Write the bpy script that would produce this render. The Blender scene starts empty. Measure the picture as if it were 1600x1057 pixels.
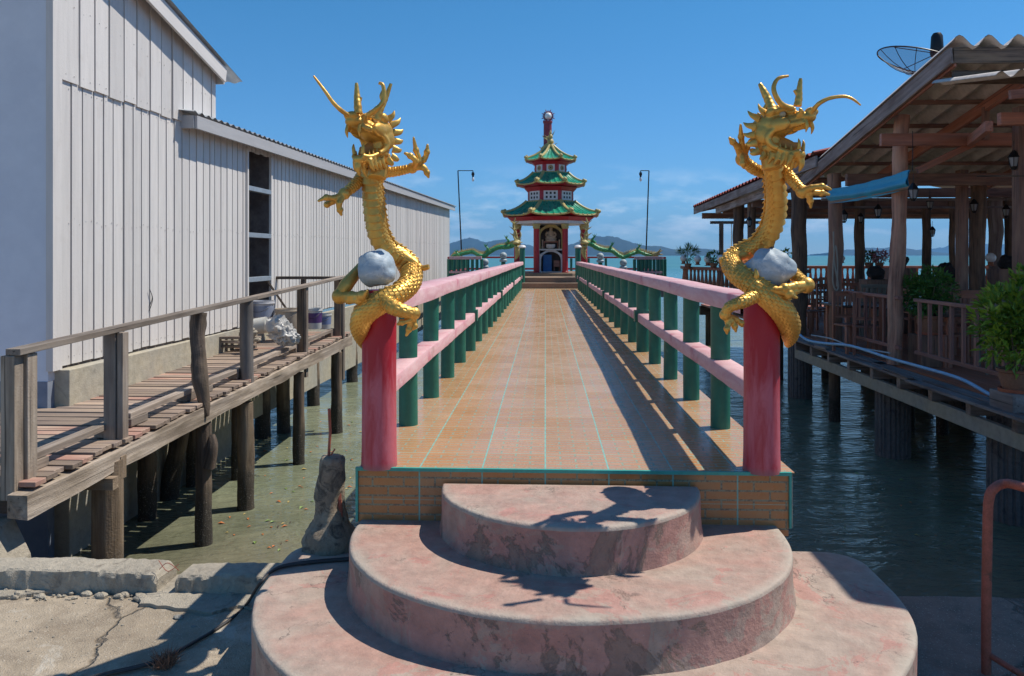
import bpy, math, random
from math import sin, cos, pi, sqrt, radians, atan2
from mathutils import Vector, Matrix, noise
random.seed(7)
SC = bpy.context.scene
# ------------------------------------------------------------------ camera
F = 1190.0; HY = 399.0; VX = 852.0; CH = 1.03
PSI = math.atan((VX - 800) / F)
cam = bpy.data.cameras.new('camera'); cam.sensor_width = 36; cam.lens = 36 * F / 1600
cam.shift_y = -(528.5 - HY) / 1600; cam.clip_start = 0.05; cam.clip_end = 30000
camo = bpy.data.objects.new('camera', cam); SC.collection.objects.link(camo)
camo.location = (0, 0, CH); camo.rotation_euler = (pi / 2, 0, PSI); SC.camera = camo
# ------------------------------------------------------------------ sky, sun, exposure
SUN = Vector((0.55, 0.20, 1.0)).normalized()
w = bpy.data.worlds.new('World'); SC.world = w; w.use_nodes = True
wt = w.node_tree; wn = wt.nodes; wl = wt.links
for n_ in list(wn): wn.remove(n_)
wo = wn.new('ShaderNodeOutputWorld'); wb = wn.new('ShaderNodeBackground'); wb.inputs['Strength'].default_value = 0.14
sky = wn.new('ShaderNodeTexSky'); sky.sky_type = 'NISHITA'; sky.sun_disc = False
sky.sun_elevation = math.asin(SUN.z); sky.sun_rotation = atan2(SUN.x, SUN.y)
sky.air_density = 1.0; sky.dust_density = 0.0; sky.ozone_density = 6.0
tc = wn.new('ShaderNodeTexCoord')
mp = wn.new('ShaderNodeMapping'); mp.inputs['Scale'].default_value = (5, 5, 17); wl.new(tc.outputs['Generated'], mp.inputs['Vector'])
nz = wn.new('ShaderNodeTexNoise'); nz.inputs['Scale'].default_value = 2.6; nz.inputs['Detail'].default_value = 7; nz.inputs['Roughness'].default_value = .58
wl.new(mp.outputs[0], nz.inputs['Vector'])
cr = wn.new('ShaderNodeMapRange'); cr.inputs['From Min'].default_value = .49; cr.inputs['From Max'].default_value = .70; wl.new(nz.outputs[0], cr.inputs['Value'])
sx = wn.new('ShaderNodeSeparateXYZ'); wl.new(tc.outputs['Generated'], sx.inputs[0])
m1 = wn.new('ShaderNodeMapRange'); m1.inputs['From Min'].default_value = .005; m1.inputs['From Max'].default_value = .03; wl.new(sx.outputs['Z'], m1.inputs['Value'])
m2 = wn.new('ShaderNodeMapRange'); m2.inputs['From Min'].default_value = .12; m2.inputs['From Max'].default_value = .045; wl.new(sx.outputs['Z'], m2.inputs['Value'])
a1 = wn.new('ShaderNodeMath'); a1.operation = 'MULTIPLY'; wl.new(m1.outputs[0], a1.inputs[0]); wl.new(m2.outputs[0], a1.inputs[1])
a2 = wn.new('ShaderNodeMath'); a2.operation = 'MULTIPLY'; wl.new(a1.outputs[0], a2.inputs[0]); wl.new(cr.outputs[0], a2.inputs[1])
a3 = wn.new('ShaderNodeMath'); a3.operation = 'MULTIPLY'; wl.new(a2.outputs[0], a3.inputs[0]); a3.inputs[1].default_value = .6
mx = wn.new('ShaderNodeMix'); mx.data_type = 'RGBA'; wl.new(a3.outputs[0], mx.inputs['Factor'])
SKYTINT = wn.new('ShaderNodeMix'); SKYTINT.data_type = 'RGBA'; SKYTINT.blend_type = 'MULTIPLY'; SKYTINT.inputs['Factor'].default_value = 1
SKYTINT.inputs['B'].default_value = (.40, .71, .82, 1)
tm = wn.new('ShaderNodeMapRange'); tm.inputs['From Min'].default_value = .0; tm.inputs['From Max'].default_value = .30; wl.new(sx.outputs['Z'], tm.inputs['Value'])
tx = wn.new('ShaderNodeMix'); tx.data_type = 'RGBA'; wl.new(tm.outputs[0], tx.inputs['Factor']); tx.inputs['A'].default_value = (.355, .51, .70, 1); tx.inputs['B'].default_value = (.265, .58, .69, 1); wl.new(tx.outputs['Result'], SKYTINT.inputs['B'])
wl.new(sky.outputs[0], SKYTINT.inputs['A']); wl.new(SKYTINT.outputs['Result'], mx.inputs['A']); mx.inputs['B'].default_value = (6.5, 7.0, 7.4, 1)
wl.new(mx.outputs['Result'], wb.inputs['Color']); wl.new(wb.outputs[0], wo.inputs['Surface'])
sl = bpy.data.lights.new('sun', 'SUN'); sl.energy = 4.1; sl.angle = radians(.5); sl.color = (1, .94, .84)
so = bpy.data.objects.new('sun', sl); SC.collection.objects.link(so); so.rotation_euler = SUN.to_track_quat('Z', 'Y').to_euler(); so.location = (20, 10, 40)
SC.view_settings.view_transform = 'Standard'; SC.view_settings.look = 'None'; SC.view_settings.exposure = 0.36; SC.view_settings.gamma = 1
# ------------------------------------------------------------------ helpers
def at(px, py, d):
    return Vector((d * ((px - 800) / F * cos(PSI) - sin(PSI)), d * (cos(PSI) + (px - 800) / F * sin(PSI)), CH - (py - HY) / F * d))
def atz(px, py, z): return at(px, py, F * (CH - z) / (py - HY))
def atY(px, py, Y): return at(px, py, Y / (cos(PSI) + (px - 800) / F * sin(PSI)))
def atX(px, py, X):
    k = (px - 800) / F * cos(PSI) - sin(PSI); return at(px, py, X / k)
V = Vector
ORG = {}
def R(a=0., b=1.): return random.uniform(a, b)
class MB:
    def __init__(s): s.v = []; s.f = []; s.t = []; s.r = []
    def add(s, vs, fs, ts=None, rnd=None):
        b = len(s.v); s.v += [V(p) for p in vs]; s.f += [tuple(b + i for i in f) for f in fs]
        s.t += list(ts) if ts else [tuple(p) for p in vs]
        if rnd is None: rnd = R()
        s.r += [rnd] * len(vs)
    def box(s, c, size, rot=None, rnd=None):
        c = V(c); hx, hy, hz = size[0] / 2, size[1] / 2, size[2] / 2
        L = [V((x, y, z)) for x in (-hx, hx) for y in (-hy, hy) for z in (-hz, hz)]
        ax = max(range(3), key=lambda i: size[i]); o = V((R(0, 50), R(0, 50), R(0, 50)))
        T = [tuple(V((p[ax], p[(ax + 1) % 3], p[(ax + 2) % 3])) + o) for p in L]
        if rot: L = [rot @ p for p in L]
        s.add([c + p for p in L], [(0, 1, 3, 2), (4, 6, 7, 5), (0, 4, 5, 1), (2, 3, 7, 6), (0, 2, 6, 4), (1, 5, 7, 3)], T, rnd)
    def bx(s, x0, x1, y0, y1, z0, z1, rnd=None): s.box(((x0 + x1) / 2, (y0 + y1) / 2, (z0 + z1) / 2), (abs(x1 - x0), abs(y1 - y0), abs(z1 - z0)), None, rnd)
    def beam(s, p0, p1, wd, ht, up=(0, 0, 1), rnd=None):
        p0 = V(p0); p1 = V(p1); a = (p1 - p0); L = a.length; a.normalize(); up = V(up)
        sd = a.cross(up)
        if sd.length < 1e-4: sd = a.cross(V((0, 1, 0)))
        sd.normalize(); u2 = sd.cross(a).normalized()
        s.box((p0 + p1) / 2, (L, wd, ht), Matrix((a, sd, u2)).transposed(), rnd)
    def sweep(s, pts, rad, seg=10, fn=None, caps=True, n=None, flat=1.0, up0=None, rnd=None):
        """tube along pts; rad list; fn(u,ang,r)->r; n = resample count (catmull-rom)"""
        pts = [V(p) for p in pts]; rad = list(rad) if hasattr(rad, '__len__') else [rad] * len(pts)
        if n:
            P = []; Q = []; m = len(pts) - 1
            for i in range(n + 1):
                x = i / n * m; k = min(int(x), m - 1); t = x - k
                a, b, c, d = pts[max(k - 1, 0)], pts[k], pts[k + 1], pts[min(k + 2, m)]
                P.append(.5 * ((2 * b) + (c - a) * t + (2 * a - 5 * b + 4 * c - d) * t * t + (3 * b - a - 3 * c + d) * t ** 3))
                Q.append(rad[k] * (1 - t) + rad[k + 1] * t)
            pts, rad = P, Q
        vs = []; ts = []; fs = []; N = len(pts); acc = 0
        tg = [(pts[min(i + 1, N - 1)] - pts[max(i - 1, 0)]).normalized() for i in range(N)]
        nrm = V(up0) if up0 else (V((0, 0, 1)) if abs(tg[0].z) < .9 else V((0, -1, 0)))
        ox = R(0, 50) if not fn else 0
        for i in range(N):
            nrm = (nrm - tg[i] * nrm.dot(tg[i])).normalized(); bn = tg[i].cross(nrm)
            if i: acc += (pts[i] - pts[i - 1]).length
            for j in range(seg):
                a = 2 * pi * j / seg; r = rad[i]
                if fn: r = fn(acc, a, r)
                vs.append(pts[i] + nrm * (cos(a) * r) + bn * (sin(a) * r * flat))
                ts.append((acc + ox, cos(a) * rad[i] + ox, sin(a) * rad[i]))
        for i in range(N - 1):
            for j in range(seg):
                k = (j + 1) % seg; fs.append((i * seg + j, (i + 1) * seg + j, (i + 1) * seg + k, i * seg + k))
        if caps:
            fs.append(tuple(range(seg))); fs.append(tuple(reversed(range((N - 1) * seg, N * seg))))
        s.add(vs, fs, ts, rnd)
    def tube(s, p0, p1, r0, r1=None, seg=10, rnd=None): s.sweep([p0, p1], [r0, r0 if r1 is None else r1], seg, rnd=rnd)
    def cone(s, p0, p1, r, seg=7): s.sweep([p0, V(p0).lerp(V(p1), .6), p1], [r, r * .5, r * .05], seg)
    def lathe(s, prof, c=(0, 0, 0), seg=24, wob=0):
        c = V(c); vs = []; ts = []; fs = []
        for (r, z) in prof:
            for j in range(seg):
                a = 2 * pi * j / seg; vs.append(c + V((r * cos(a), r * sin(a), z)) + (V((R(-wob, wob), R(-wob, wob), 0)) if wob else V())); ts.append((z, r * cos(a), r * sin(a)))
        for i in range(len(prof) - 1):
            for j in range(seg):
                k = (j + 1) % seg; fs.append((i * seg + j, i * seg + k, (i + 1) * seg + k, (i + 1) * seg + j))
        if prof[0][0] > 1e-5: fs.append(tuple(reversed(range(seg))))
        if prof[-1][0] > 1e-5: fs.append(tuple(range((len(prof) - 1) * seg, len(prof) * seg)))
        s.add(vs, fs, ts)
    def ell(s, c, rr, rot=None, seg=14, rings=9, jit=0):
        c = V(c); vs = []; fs = []
        for i in range(rings + 1):
            th = pi * i / rings
            for j in range(seg):
                a = 2 * pi * j / seg; p = V((sin(th) * cos(a) * rr[0], sin(th) * sin(a) * rr[1], cos(th) * rr[2]))
                if jit: p *= 1 + jit * noise.noise(p * (1.6 / max(rr)) + c * 7)
                if rot: p = rot @ p
                vs.append(c + p)
        for i in range(rings):
            for j in range(seg):
                k = (j + 1) % seg; fs.append((i * seg + j, (i + 1) * seg + j, (i + 1) * seg + k, i * seg + k))
        s.add(vs, fs)
    def prism(s, poly, z0, z1, axis='Z'):
        n = len(poly); f = (lambda p, z: (p[0], p[1], z)) if axis == 'Z' else ((lambda p, z: (p[0], z, p[1])) if axis == 'Y' else (lambda p, z: (z, p[0], p[1])))
        s.add([f(p, z0) for p in poly] + [f(p, z1) for p in poly], [tuple(reversed(range(n))), tuple(range(n, 2 * n))] + [(i, (i + 1) % n, n + (i + 1) % n, n + i) for i in range(n)])
    def grid(s, fn, nu, nv, close=False):
        vs = [fn(i / nu, j / nv) for i in range(nu + 1) for j in range(nv + 1)]
        s.add(vs, [(i * (nv + 1) + j, (i + 1) * (nv + 1) + j, (i + 1) * (nv + 1) + j + 1, i * (nv + 1) + j + 1) for i in range(nu) for j in range(nv)])
    def leaf(s, p, d, L, W, nrm, rnd=None):
        d = d.normalized(); sd = d.cross(nrm)
        if sd.length < 1e-3: sd = d.cross(V((1, 0, .3)))
        sd.normalize(); up = sd.cross(d) * (W * .3)
        s.add([p, p + d * L * .45 + sd * W / 2 + up, p + d * L + up * -.6, p + d * L * .45 - sd * W / 2 + up, p + d * L * .5], [(0, 1, 4), (1, 2, 4), (2, 3, 4), (3, 0, 4)], None, rnd)
    def build(s, name, mat, parent=None, base=None, smooth=False, bevel=0, bseg=2, loc=None):
        me = bpy.data.meshes.new(name)
        if parent is not None: o0 = ORG[parent.name]
        elif base is not None: o0 = V(base)
        else:
            xs = [p.x for p in s.v]; ys = [p.y for p in s.v]; o0 = V(((min(xs) + max(xs)) / 2, (min(ys) + max(ys)) / 2, min(p.z for p in s.v)))
        me.from_pydata([tuple(p - o0) for p in s.v], [], s.f)
        at_ = me.attributes.new('tuv', 'FLOAT_VECTOR', 'POINT'); at_.data.foreach_set('vector', [c for t in s.t for c in t])
        ar = me.attributes.new('rnd', 'FLOAT', 'POINT'); ar.data.foreach_set('value', s.r)
        me.materials.append(mat); me.update()
        if smooth:
            me.polygons.foreach_set('use_smooth', [True] * len(me.polygons))
            if smooth != 'all': me.set_sharp_from_angle(angle=radians(smooth if isinstance(smooth, (int, float)) and smooth > 1 else 42))
        o = bpy.data.objects.new(name, me); SC.collection.objects.link(o)
        if parent is not None: o.parent = parent
        else: o.location = o0
        ORG[o.name] = o0.copy()
        if bevel:
            b = o.modifiers.new('b', 'BEVEL'); b.width = bevel; b.segments = bseg; b.limit_method = 'ANGLE'; b.angle_limit = radians(50)
        return o
def tag(o, label=None, cat=None, group=None, kind=None):
    if label: o['label'] = label
    if cat: o['category'] = cat
    if group: o['group'] = group
    if kind: o['kind'] = kind
    return o
def thing(name, loc, label, cat, group=None, rz=0):
    o = bpy.data.objects.new(name, None); SC.collection.objects.link(o); o.empty_display_size = .1
    o.location = loc; ORG[o.name] = V(loc); tag(o, label, cat, group); return o
def copy_tree(o, loc=None, rz=None, label=None, parent=None, sc=None):
    c = o.copy(); SC.collection.objects.link(c)
    if parent: c.parent = parent
    if loc is not None: c.location = loc
    if rz is not None: c.rotation_euler = (0, 0, rz)
    if sc is not None: c.scale = sc
    if label: c['label'] = label
    for ch in KIDS.get(o.name, []): copy_tree(ch, parent=c)
    return c
KIDS = {}
def reg(root):
    for o in list(SC.objects):
        if o.parent: 
            L = KIDS.setdefault(o.parent.name, [])
            if o not in L: L.append(o)
    return root
# ------------------------------------------------------------------ material kit
class G:
    def __init__(s, name):
        s.m = bpy.data.materials.new(name); s.m.use_nodes = True; s.t = s.m.node_tree; s.N = s.t.nodes; s.L = s.t.links
        s.b = s.N['Principled BSDF']
    def n(s, ty, props=None, out=0, **ins):
        nd = s.N.new('ShaderNode' + ty)
        for k, v in (props or {}).items(): setattr(nd, k, v)
        for k, v in ins.items(): s.set(nd, k, v)
        return nd.outputs[out]
    def set(s, nd, k, v):
        key = int(k[1:]) if k[0] == 'i' and k[1:].isdigit() else k.replace('_', ' ')
        if isinstance(key, str) and key not in nd.inputs:
            key = key.title()
        inp = nd.inputs[key]
        if isinstance(v, bpy.types.NodeSocket): s.L.new(v, inp)
        elif isinstance(v, tuple) and len(v) == 3 and inp.type == 'RGBA': inp.default_value = (*v, 1)
        else: inp.default_value = v
    def obj(s): return s.n('TexCoord', out=3)
    def pos(s): return s.n('NewGeometry', out=0)
    def tuv(s):
        return s.n('Attribute', {'attribute_name': 'tuv'}, out=1)
    def rnd(s): return s.n('Attribute', {'attribute_name': 'rnd'}, out=2)
    def map(s, v, sc=(1, 1, 1), rot=(0, 0, 0), loc=(0, 0, 0)):
        return s.n('Mapping', Vector=v, Scale=sc, Rotation=rot, Location=loc)
    def noise(s, v, scale, detail=4, rough=.55, dist=0): return s.n('TexNoise', Vector=v, Scale=float(scale), Detail=float(detail), Roughness=float(rough), Distortion=float(dist))
    def ramp(s, f, a, b, c0=0., c1=1.): return s.n('MapRange', Value=f, From_Min=float(a), From_Max=float(b), To_Min=float(c0), To_Max=float(c1))
    def mix(s, f, a, b, mode='MIX'):
        nd = s.N.new('ShaderNodeMix'); nd.data_type = 'RGBA'; nd.blend_type = mode
        for k, v in (('Factor', f),): 
            if isinstance(v, bpy.types.NodeSocket): s.L.new(v, nd.inputs[0])
            else: nd.inputs[0].default_value = v
        for i, v in ((6, a), (7, b)):
            if isinstance(v, bpy.types.NodeSocket): s.L.new(v, nd.inputs[i])
            else: nd.inputs[i].default_value = (*v, 1) if len(v) == 3 else v
        return nd.outputs[2]
    def math(s, op, a, b=0., c=0.): return s.n('Math', {'operation': op}, i0=a, i1=b, i2=c)
    def sep(s, v, i): return s.n('SeparateXYZ', out=i, Vector=v)
    def done(s, col=None, rough=None, bump=None, bs=.3, bd=.01, **kw):
        if col is not None: s.set(s.b, 'Base Color', col)
        if rough is not None: s.set(s.b, 'Roughness', rough)
        for k, v in kw.items(): s.set(s.b, k, v)
        if bump is not None:
            bn = s.n('Bump', Strength=bs, Distance=bd, Height=bump); s.L.new(bn, s.b.inputs['Normal'])
        return s.m
def wood(name, c0, c1, c2=None, fine=1., var=.35, rough=.8, bs=.5, wet=False, red=0):
    g = G(name); t = g.tuv(); n1 = g.noise(g.map(t, (1.2 * fine, 26 * fine, 26 * fine)), 1, 6, .6, .3)
    n2 = g.noise(g.map(t, (1.5, 5, 5)), 1.2, 3); n3 = g.noise(t, 60, 2)
    c = g.mix(g.ramp(n1, .36, .62), c0, c1)
    if red: c = g.mix(g.ramp(g.rnd(), .72, .76, 0, red), c, (.30, .10, .065))
    c = g.mix(g.ramp(n2, .42, .7, 0, .8), c, c2 or tuple(x * .6 for x in c0))
    c = g.mix(g.ramp(g.noise(g.map(t, (.9 * fine, 40 * fine, 40 * fine)), 1, 3, .5, .5), .36, .31, 0, .8), c, tuple(x * .22 for x in c1))
    v = g.ramp(g.rnd(), 0, 1, 1 - var, 1 + var * .6)
    c = g.n('HueSaturation', Color=c, Value=v, Saturation=g.ramp(n2, .3, .7, .8, 1.1))
    h = g.math('ADD', n1, g.math('MULTIPLY', n3, .3))
    if wet:
        z = g.sep(g.pos(), 2); q = g.noise(g.pos(), 7, 5, .7); f = g.ramp(g.math('ADD', z, g.math('MULTIPLY', q, .5)), -1.05, -1.35)
        c = g.mix(g.math('MULTIPLY', f, .85), c, (.03, .026, .02)); sp = g.noise(g.pos(), 90, 2)
        c = g.mix(g.math('MULTIPLY', g.ramp(sp, .62, .68), f), c, (.3, .28, .24)); h = g.math('ADD', h, g.math('MULTIPLY', sp, f))
    return g.done(c, rough, h, bs, .012)
def paint(name, c, c2=None, rough=.5, patch=.62, bs=.12, scale=6., var=.1, worn=None, spec=.5, wt=.66):
    g = G(name); t = g.obj(); n1 = g.noise(t, scale, 6, .65); n2 = g.noise(t, scale * 6, 4, .6); n3 = g.noise(t, scale * .7, 6, .7, .6)
    c2 = c2 or tuple(x * .7 for x in c)
    col = g.mix(g.ramp(n1, .38, patch), c, c2)
    if worn: col = g.mix(g.ramp(n3, wt, wt + .04), col, worn)
    col = g.n('HueSaturation', Color=col, Value=g.ramp(n2, .2, .8, 1 - var, 1 + var))
    return g.done(col, g.ramp(n1, .3, .8, rough, min(1, rough + .2)), n2, bs, .01)
def plain(name, c, rough=.5, metal=0., **kw):
    g = G(name); n1 = g.noise(g.obj(), 9, 5); n2 = g.noise(g.obj(), 60, 2)
    col = g.mix(g.ramp(n1, .3, .75), c, tuple(x * .78 for x in c))
    return g.done(col, g.ramp(n2, .2, .8, max(0, rough - .06), min(1, rough + .1)), n2, .08, .004, Metallic=metal, **kw)
# ------------------------------------------------------------------ materials
def concrete(name, c0, c1, stain=(.09, .085, .075), sc=1.5, st=.62, peb=0., bs=.5, rough=.85):
    g = G(name); t = g.obj(); a = g.noise(t, sc, 7, .62, .3); b = g.noise(t, sc * 9, 5, .65); c = g.noise(t, sc * 2.3, 8, .7, .8); d = g.noise(t, sc * 60, 2)
    col = g.mix(g.ramp(a, .35, .65), c0, c1); col = g.mix(g.ramp(c, st, st + .12, 0, .75), col, stain)
    col = g.n('HueSaturation', Color=col, Value=g.ramp(b, .25, .75, .8, 1.16))
    if peb: col = g.mix(g.ramp(d, .66, .72, 0, peb), col, (.45, .42, .36))
    h = g.math('ADD', b, g.math('MULTIPLY', d, .5)); return g.done(col, rough, h, bs, .015)
M = {}
M['kerb'] = concrete('kerb_concrete', (.44, .385, .30), (.33, .29, .23), (.17, .14, .11), 3.4, .56, .4, .9)
M['oldcon'] = concrete('aged_concrete', (.30, .28, .24), (.20, .19, .165), (.07, .065, .06), 2, .58)
M['basecon'] = concrete('base_concrete', (.42, .37, .27), (.36, .34, .29), (.18, .17, .14), 1.2, .6)
M['barn'] = concrete('barnacled_concrete', (.33, .255, .18), (.44, .37, .27), (.05, .045, .04), 6, .5, .8, 1.0)
M['wood'] = wood('grey_wood', (.38, .30, .23), (.24, .19, .15), (.14, .11, .09))
M['plank'] = wood('plank_wood', (.38, .27, .20), (.24, .17, .13), (.42, .33, .25), 1, .45, red=.6)
M['beamw'] = wood('beam_wood', (.50, .40, .30), (.27, .21, .16), (.15, .12, .09), .7, .2, bs=.9)
M['log'] = wood('log_wood', (.15, .10, .07), (.04, .028, .02), (.22, .165, .115), 1.1, .25, bs=1., wet=True)
M['logp'] = wood('pale_log_wood', (.40, .29, .18), (.24, .165, .105), (.1, .075, .055), 1.1, .25, bs=1., wet=True)
M['plog'] = wood('pavilion_log', (.18, .10, .06), (.06, .036, .024), (.28, .18, .12), 1.1, .25, bs=1.)
M['rest'] = wood('dark_stained_wood', (.25, .105, .06), (.12, .055, .035), (.32, .2, .14), 1, .3, .55)
M['restred'] = wood('red_brown_wood', (.48, .17, .095), (.26, .10, .06), (.36, .15, .09), 1, .3, .55)
M['bark'] = wood('bark_wood', (.50, .22, .13), (.16, .07, .045), (.55, .36, .27), .7, .2, .85, 1.)
M['fascia'] = wood('weathered_fascia', (.42, .34, .30), (.25, .185, .16), (.15, .1, .08), .8, .25)
def pinkcon(name, k, st=.55, ps=.5):
    g = G(name); t = g.obj(); a = g.noise(t, 1.7, 8, .68, .5); b = g.noise(t, 14, 6, .65); c = g.noise(t, 3.3, 8, .72, .9); d = g.noise(t, 120, 2); e = g.noise(g.map(t, loc=(7, 3, 1)), 2.4, 11, .72, .5)
    col = g.mix(g.ramp(a, .40, .60), (.40, .24, .19), (.375, .29, .235))
    col = g.mix(g.ramp(c, ps, ps + .02, 0, .5), col, (.43, .175, .145))
    col = g.mix(g.ramp(e, st, st + .018, 0, k), col, (.20, .155, .12))
    col = g.mix(g.ramp(e, st + .1, st + .12, 0, k), col, (.11, .085, .068))
    col = g.n('HueSaturation', Color=col, Value=g.ramp(b, .2, .8, .68, 1.25))
    col = g.mix(g.ramp(d, .74, .78, 0, .7), col, (.6, .52, .45)); col = g.mix(g.ramp(d, .27, .23, 0, .7), col, (.1, .07, .06))
    ckk = g.ramp(g.math('ABSOLUTE', g.math('SUBTRACT', g.noise(g.map(t, loc=(1, 9, 4)), 1.1, 9, .6, .4), .5)), .0035, .001); col = g.mix(g.math('MULTIPLY', ckk, g.ramp(a, .50, .56, 0, .7)), col, (.09, .07, .06))
    wr = g.math('MULTIPLY', g.rnd(), g.ramp(g.noise(t, 9, 6, .7), .34, .5)); col = g.mix(g.math('MULTIPLY', wr, .5), col, (.42, .39, .32))
    b = g.math('ADD', b, g.math('MULTIPLY', g.noise(t, 55, 4, .7), .5)); h = g.math('ADD', b, g.math('MULTIPLY', g.ramp(e, st, st + .03), -.6)); return g.done(col, g.ramp(a, .3, .7, .62, .85), h, .6, .012)
M['steptop'] = pinkcon('pink_step_top', .3, .60, .56); M['stepside'] = pinkcon('pink_step_side', .7, .53, .47); M['steplow'] = pinkcon('pink_step_low', .4, .60, .50)
def tiles(name, axis):
    g = G(name); t = g.obj(); x = g.sep(t, 0); y = g.sep(t, 1) if axis == 'deck' else g.sep(t, 2)
    v = g.n('CombineXYZ', X=x, Y=y, Z=0.)
    br = g.N.new('ShaderNodeTexBrick'); br.offset = .5; g.L.new(v, br.inputs['Vector'])
    for k, vv in (('Scale', 1.), ('Mortar Size', .0052 if axis == 'deck' else .0048), ('Mortar Smooth', .15), ('Brick Width', .152), ('Row Height', .05 if axis == 'deck' else .0445), ('Bias', 0.)): br.inputs[k].default_value = vv
    br.inputs['Color1'].default_value = (.49, .225, .085, 1) if axis == 'deck' else (.47, .20, .075, 1); br.inputs['Color2'].default_value = (.53, .265, .11, 1) if axis == 'deck' else (.41, .165, .06, 1); br.inputs['Mortar'].default_value = (.2, .2, .2, 1)
    sp = g.noise(t, 95, 3, .7); big = g.noise(t, 1.1, 5, .6); md = g.noise(t, 22, 4, .6)
    tile = g.mix(g.ramp(md, .3, .7, 0, .5), br.outputs[0], (.40, .24, .125))
    mcol = g.mix(g.ramp(sp, .46, .52), (.26, .17, .09) if axis == 'deck' else (.13, .10, .06), (.22, .47, .33) if axis == 'deck' else (.26, .27, .17))
    col = g.mix(g.math('MULTIPLY', br.outputs[1], .62 if axis == 'deck' else .9), tile, mcol)
    col = g.mix(g.ramp(big, .35, .7, 0, .25), col, (.36, .25, .16))
    def line(s, per, wd, off=0.):
        q = g.math('PINGPONG', g.math('ADD', s, off), per / 2); return g.ramp(q, wd, wd * .6)
    l1 = line(x, .304, .0042); l2 = line(y, .30, .0042 if axis == 'deck' else .002, 0. if axis == 'deck' else .152)
    col = g.mix(g.math('MULTIPLY', l2, .85), col, (.30, .40, .30)); col = g.mix(g.math('MULTIPLY', l1, g.ramp(sp, .2, .5, .75, 1)), col, (.20, .43, .36))
    tid = g.n('TexWhiteNoise', {'noise_dimensions': '3D'}, Vector=g.n('CombineXYZ', X=g.math('FLOOR', g.math('DIVIDE', x, .304)), Y=g.math('FLOOR', g.math('DIVIDE', y, .3)), Z=0.)); col = g.n('HueSaturation', Color=col, Value=g.ramp(tid, 0, 1, .95, 1.05), Saturation=g.ramp(tid, 0, 1, 1.08, .92))
    dt = g.noise(t, 2.3, 9, .75, .6); col = g.mix(g.ramp(dt, .6, .74, 0, .35), col, (.20, .14, .09)); col = g.mix(g.ramp(g.noise(t, 160, 2), .72, .76, 0, .6), col, (.08, .06, .04))
    rg = g.math('ADD', g.ramp(g.noise(t, 7, 5), .3, .7, .16, .34), g.math('MULTIPLY', br.outputs[1], .3))
    h = g.math('ADD', g.math('MULTIPLY', br.outputs[1], -1.), g.math('MULTIPLY', g.noise(t, 5, 3), .6)); return g.done(col, rg, h, .25, .003)
M['deck'] = tiles('brick_pattern_tile', 'deck'); M['riser'] = tiles('riser_tile', 'riser')
M['teal'] = paint('teal_trim', (.03, .28, .22), (.05, .35, .29), .4)
M['green'] = paint('green_post_paint', (.012, .125, .085), (.016, .16, .11), .42, scale=4, var=.15, worn=(.09, .2, .16), wt=.7)
def pinkrail():
    g = G('pink_rail_paint'); t = g.obj(); st = g.noise(g.map(t, (2.2, 1.2, 9)), 2, 7, .7, .5); b = g.noise(t, 25, 5, .6); c = g.noise(t, 2.4, 7, .7)
    col = g.mix(g.ramp(st, .38, .62), (.64, .42, .42), (.56, .29, .31)); col = g.mix(g.ramp(c, .56, .66, 0, .75), col, (.45, .12, .16))
    col = g.mix(g.ramp(b, .62, .7, 0, .8), col, (.55, .47, .44)); col = g.mix(g.ramp(g.noise(t, 7, 7, .75), .6, .66, 0, .6), col, (.33, .25, .23)); return g.done(col, .6, b, .4, .008)
M['pink'] = pinkrail()
def redpil():
    g = G('red_pillar_paint'); t = g.obj(); z = g.sep(t, 2); st = g.noise(g.map(t, (14, 14, 2.4)), 1.6, 7, .65, .6); b = g.noise(t, 50, 4)
    f = g.math('ADD', g.math('MULTIPLY', st, 1.6), g.ramp(z, .78, .35, -.75, -.02))
    col = g.mix(g.ramp(f, .42, .95), (.38, .010, .025), (.52, .12, .15)); col = g.mix(g.ramp(g.noise(t, 5, 6, .7), .58, .68, 0, .55), col, (.33, .01, .03))
    col = g.mix(g.ramp(z, .03, 0, 0, .8), col, (.3, .12, .12)); return g.done(col, g.ramp(st, .3, .7, .38, .6), b, .2, .005)
M['redpil'] = redpil()
def whitepaint(name, c):
    g = G(name); t = g.tuv(); o = g.obj(); a = g.noise(g.map(t, (1, 14, 14)), 1.5, 6, .65); b = g.noise(o, 2, 6, .7); c_ = g.noise(o, 40, 3)
    col = g.mix(g.ramp(a, .4, .75, 0, .7), c, tuple(x * .82 for x in c)); col = g.mix(g.ramp(b, .6, .8, 0, .45), col, (.42, .36, .30))
    col = g.n('HueSaturation', Color=col, Value=g.ramp(g.rnd(), 0, 1, .9, 1.05)); return g.done(col, .6, g.math('ADD', a, c_), .25, .006)
M['siding'] = whitepaint('white_siding', (.68, .64, .60))
M['wallpaint'] = paint('smooth_wall_paint', (.74, .77, .82), (.67, .70, .76), .7, scale=1.2, var=.03); M['wallband'] = paint('blue_band_paint', (.22, .25, .31), (.17, .2, .26), .7, scale=2)
M['metal'] = plain('roof_metal', (.5, .53, .56), .45, .6); M['darkroom'] = paint('dark_interior', (.17, .14, .13), (.10, .08, .075), .7)
M['gold'] = None
def gold():
    g = G('gold_leaf_paint'); t = g.obj(); a = g.noise(t, 9, 6, .65); b = g.noise(t, 80, 3); c = g.noise(t, 28, 5, .7)
    col = g.mix(g.ramp(a, .35, .7), (.78, .47, .11), (.56, .30, .06)); col = g.mix(g.ramp(c, .66, .74, 0, .7), col, (.35, .2, .06))
    return g.done(col, g.ramp(a, .3, .7, .33, .5), g.math('ADD', b, c), .22, .004, Metallic=.62)
M['gold'] = gold()
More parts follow.
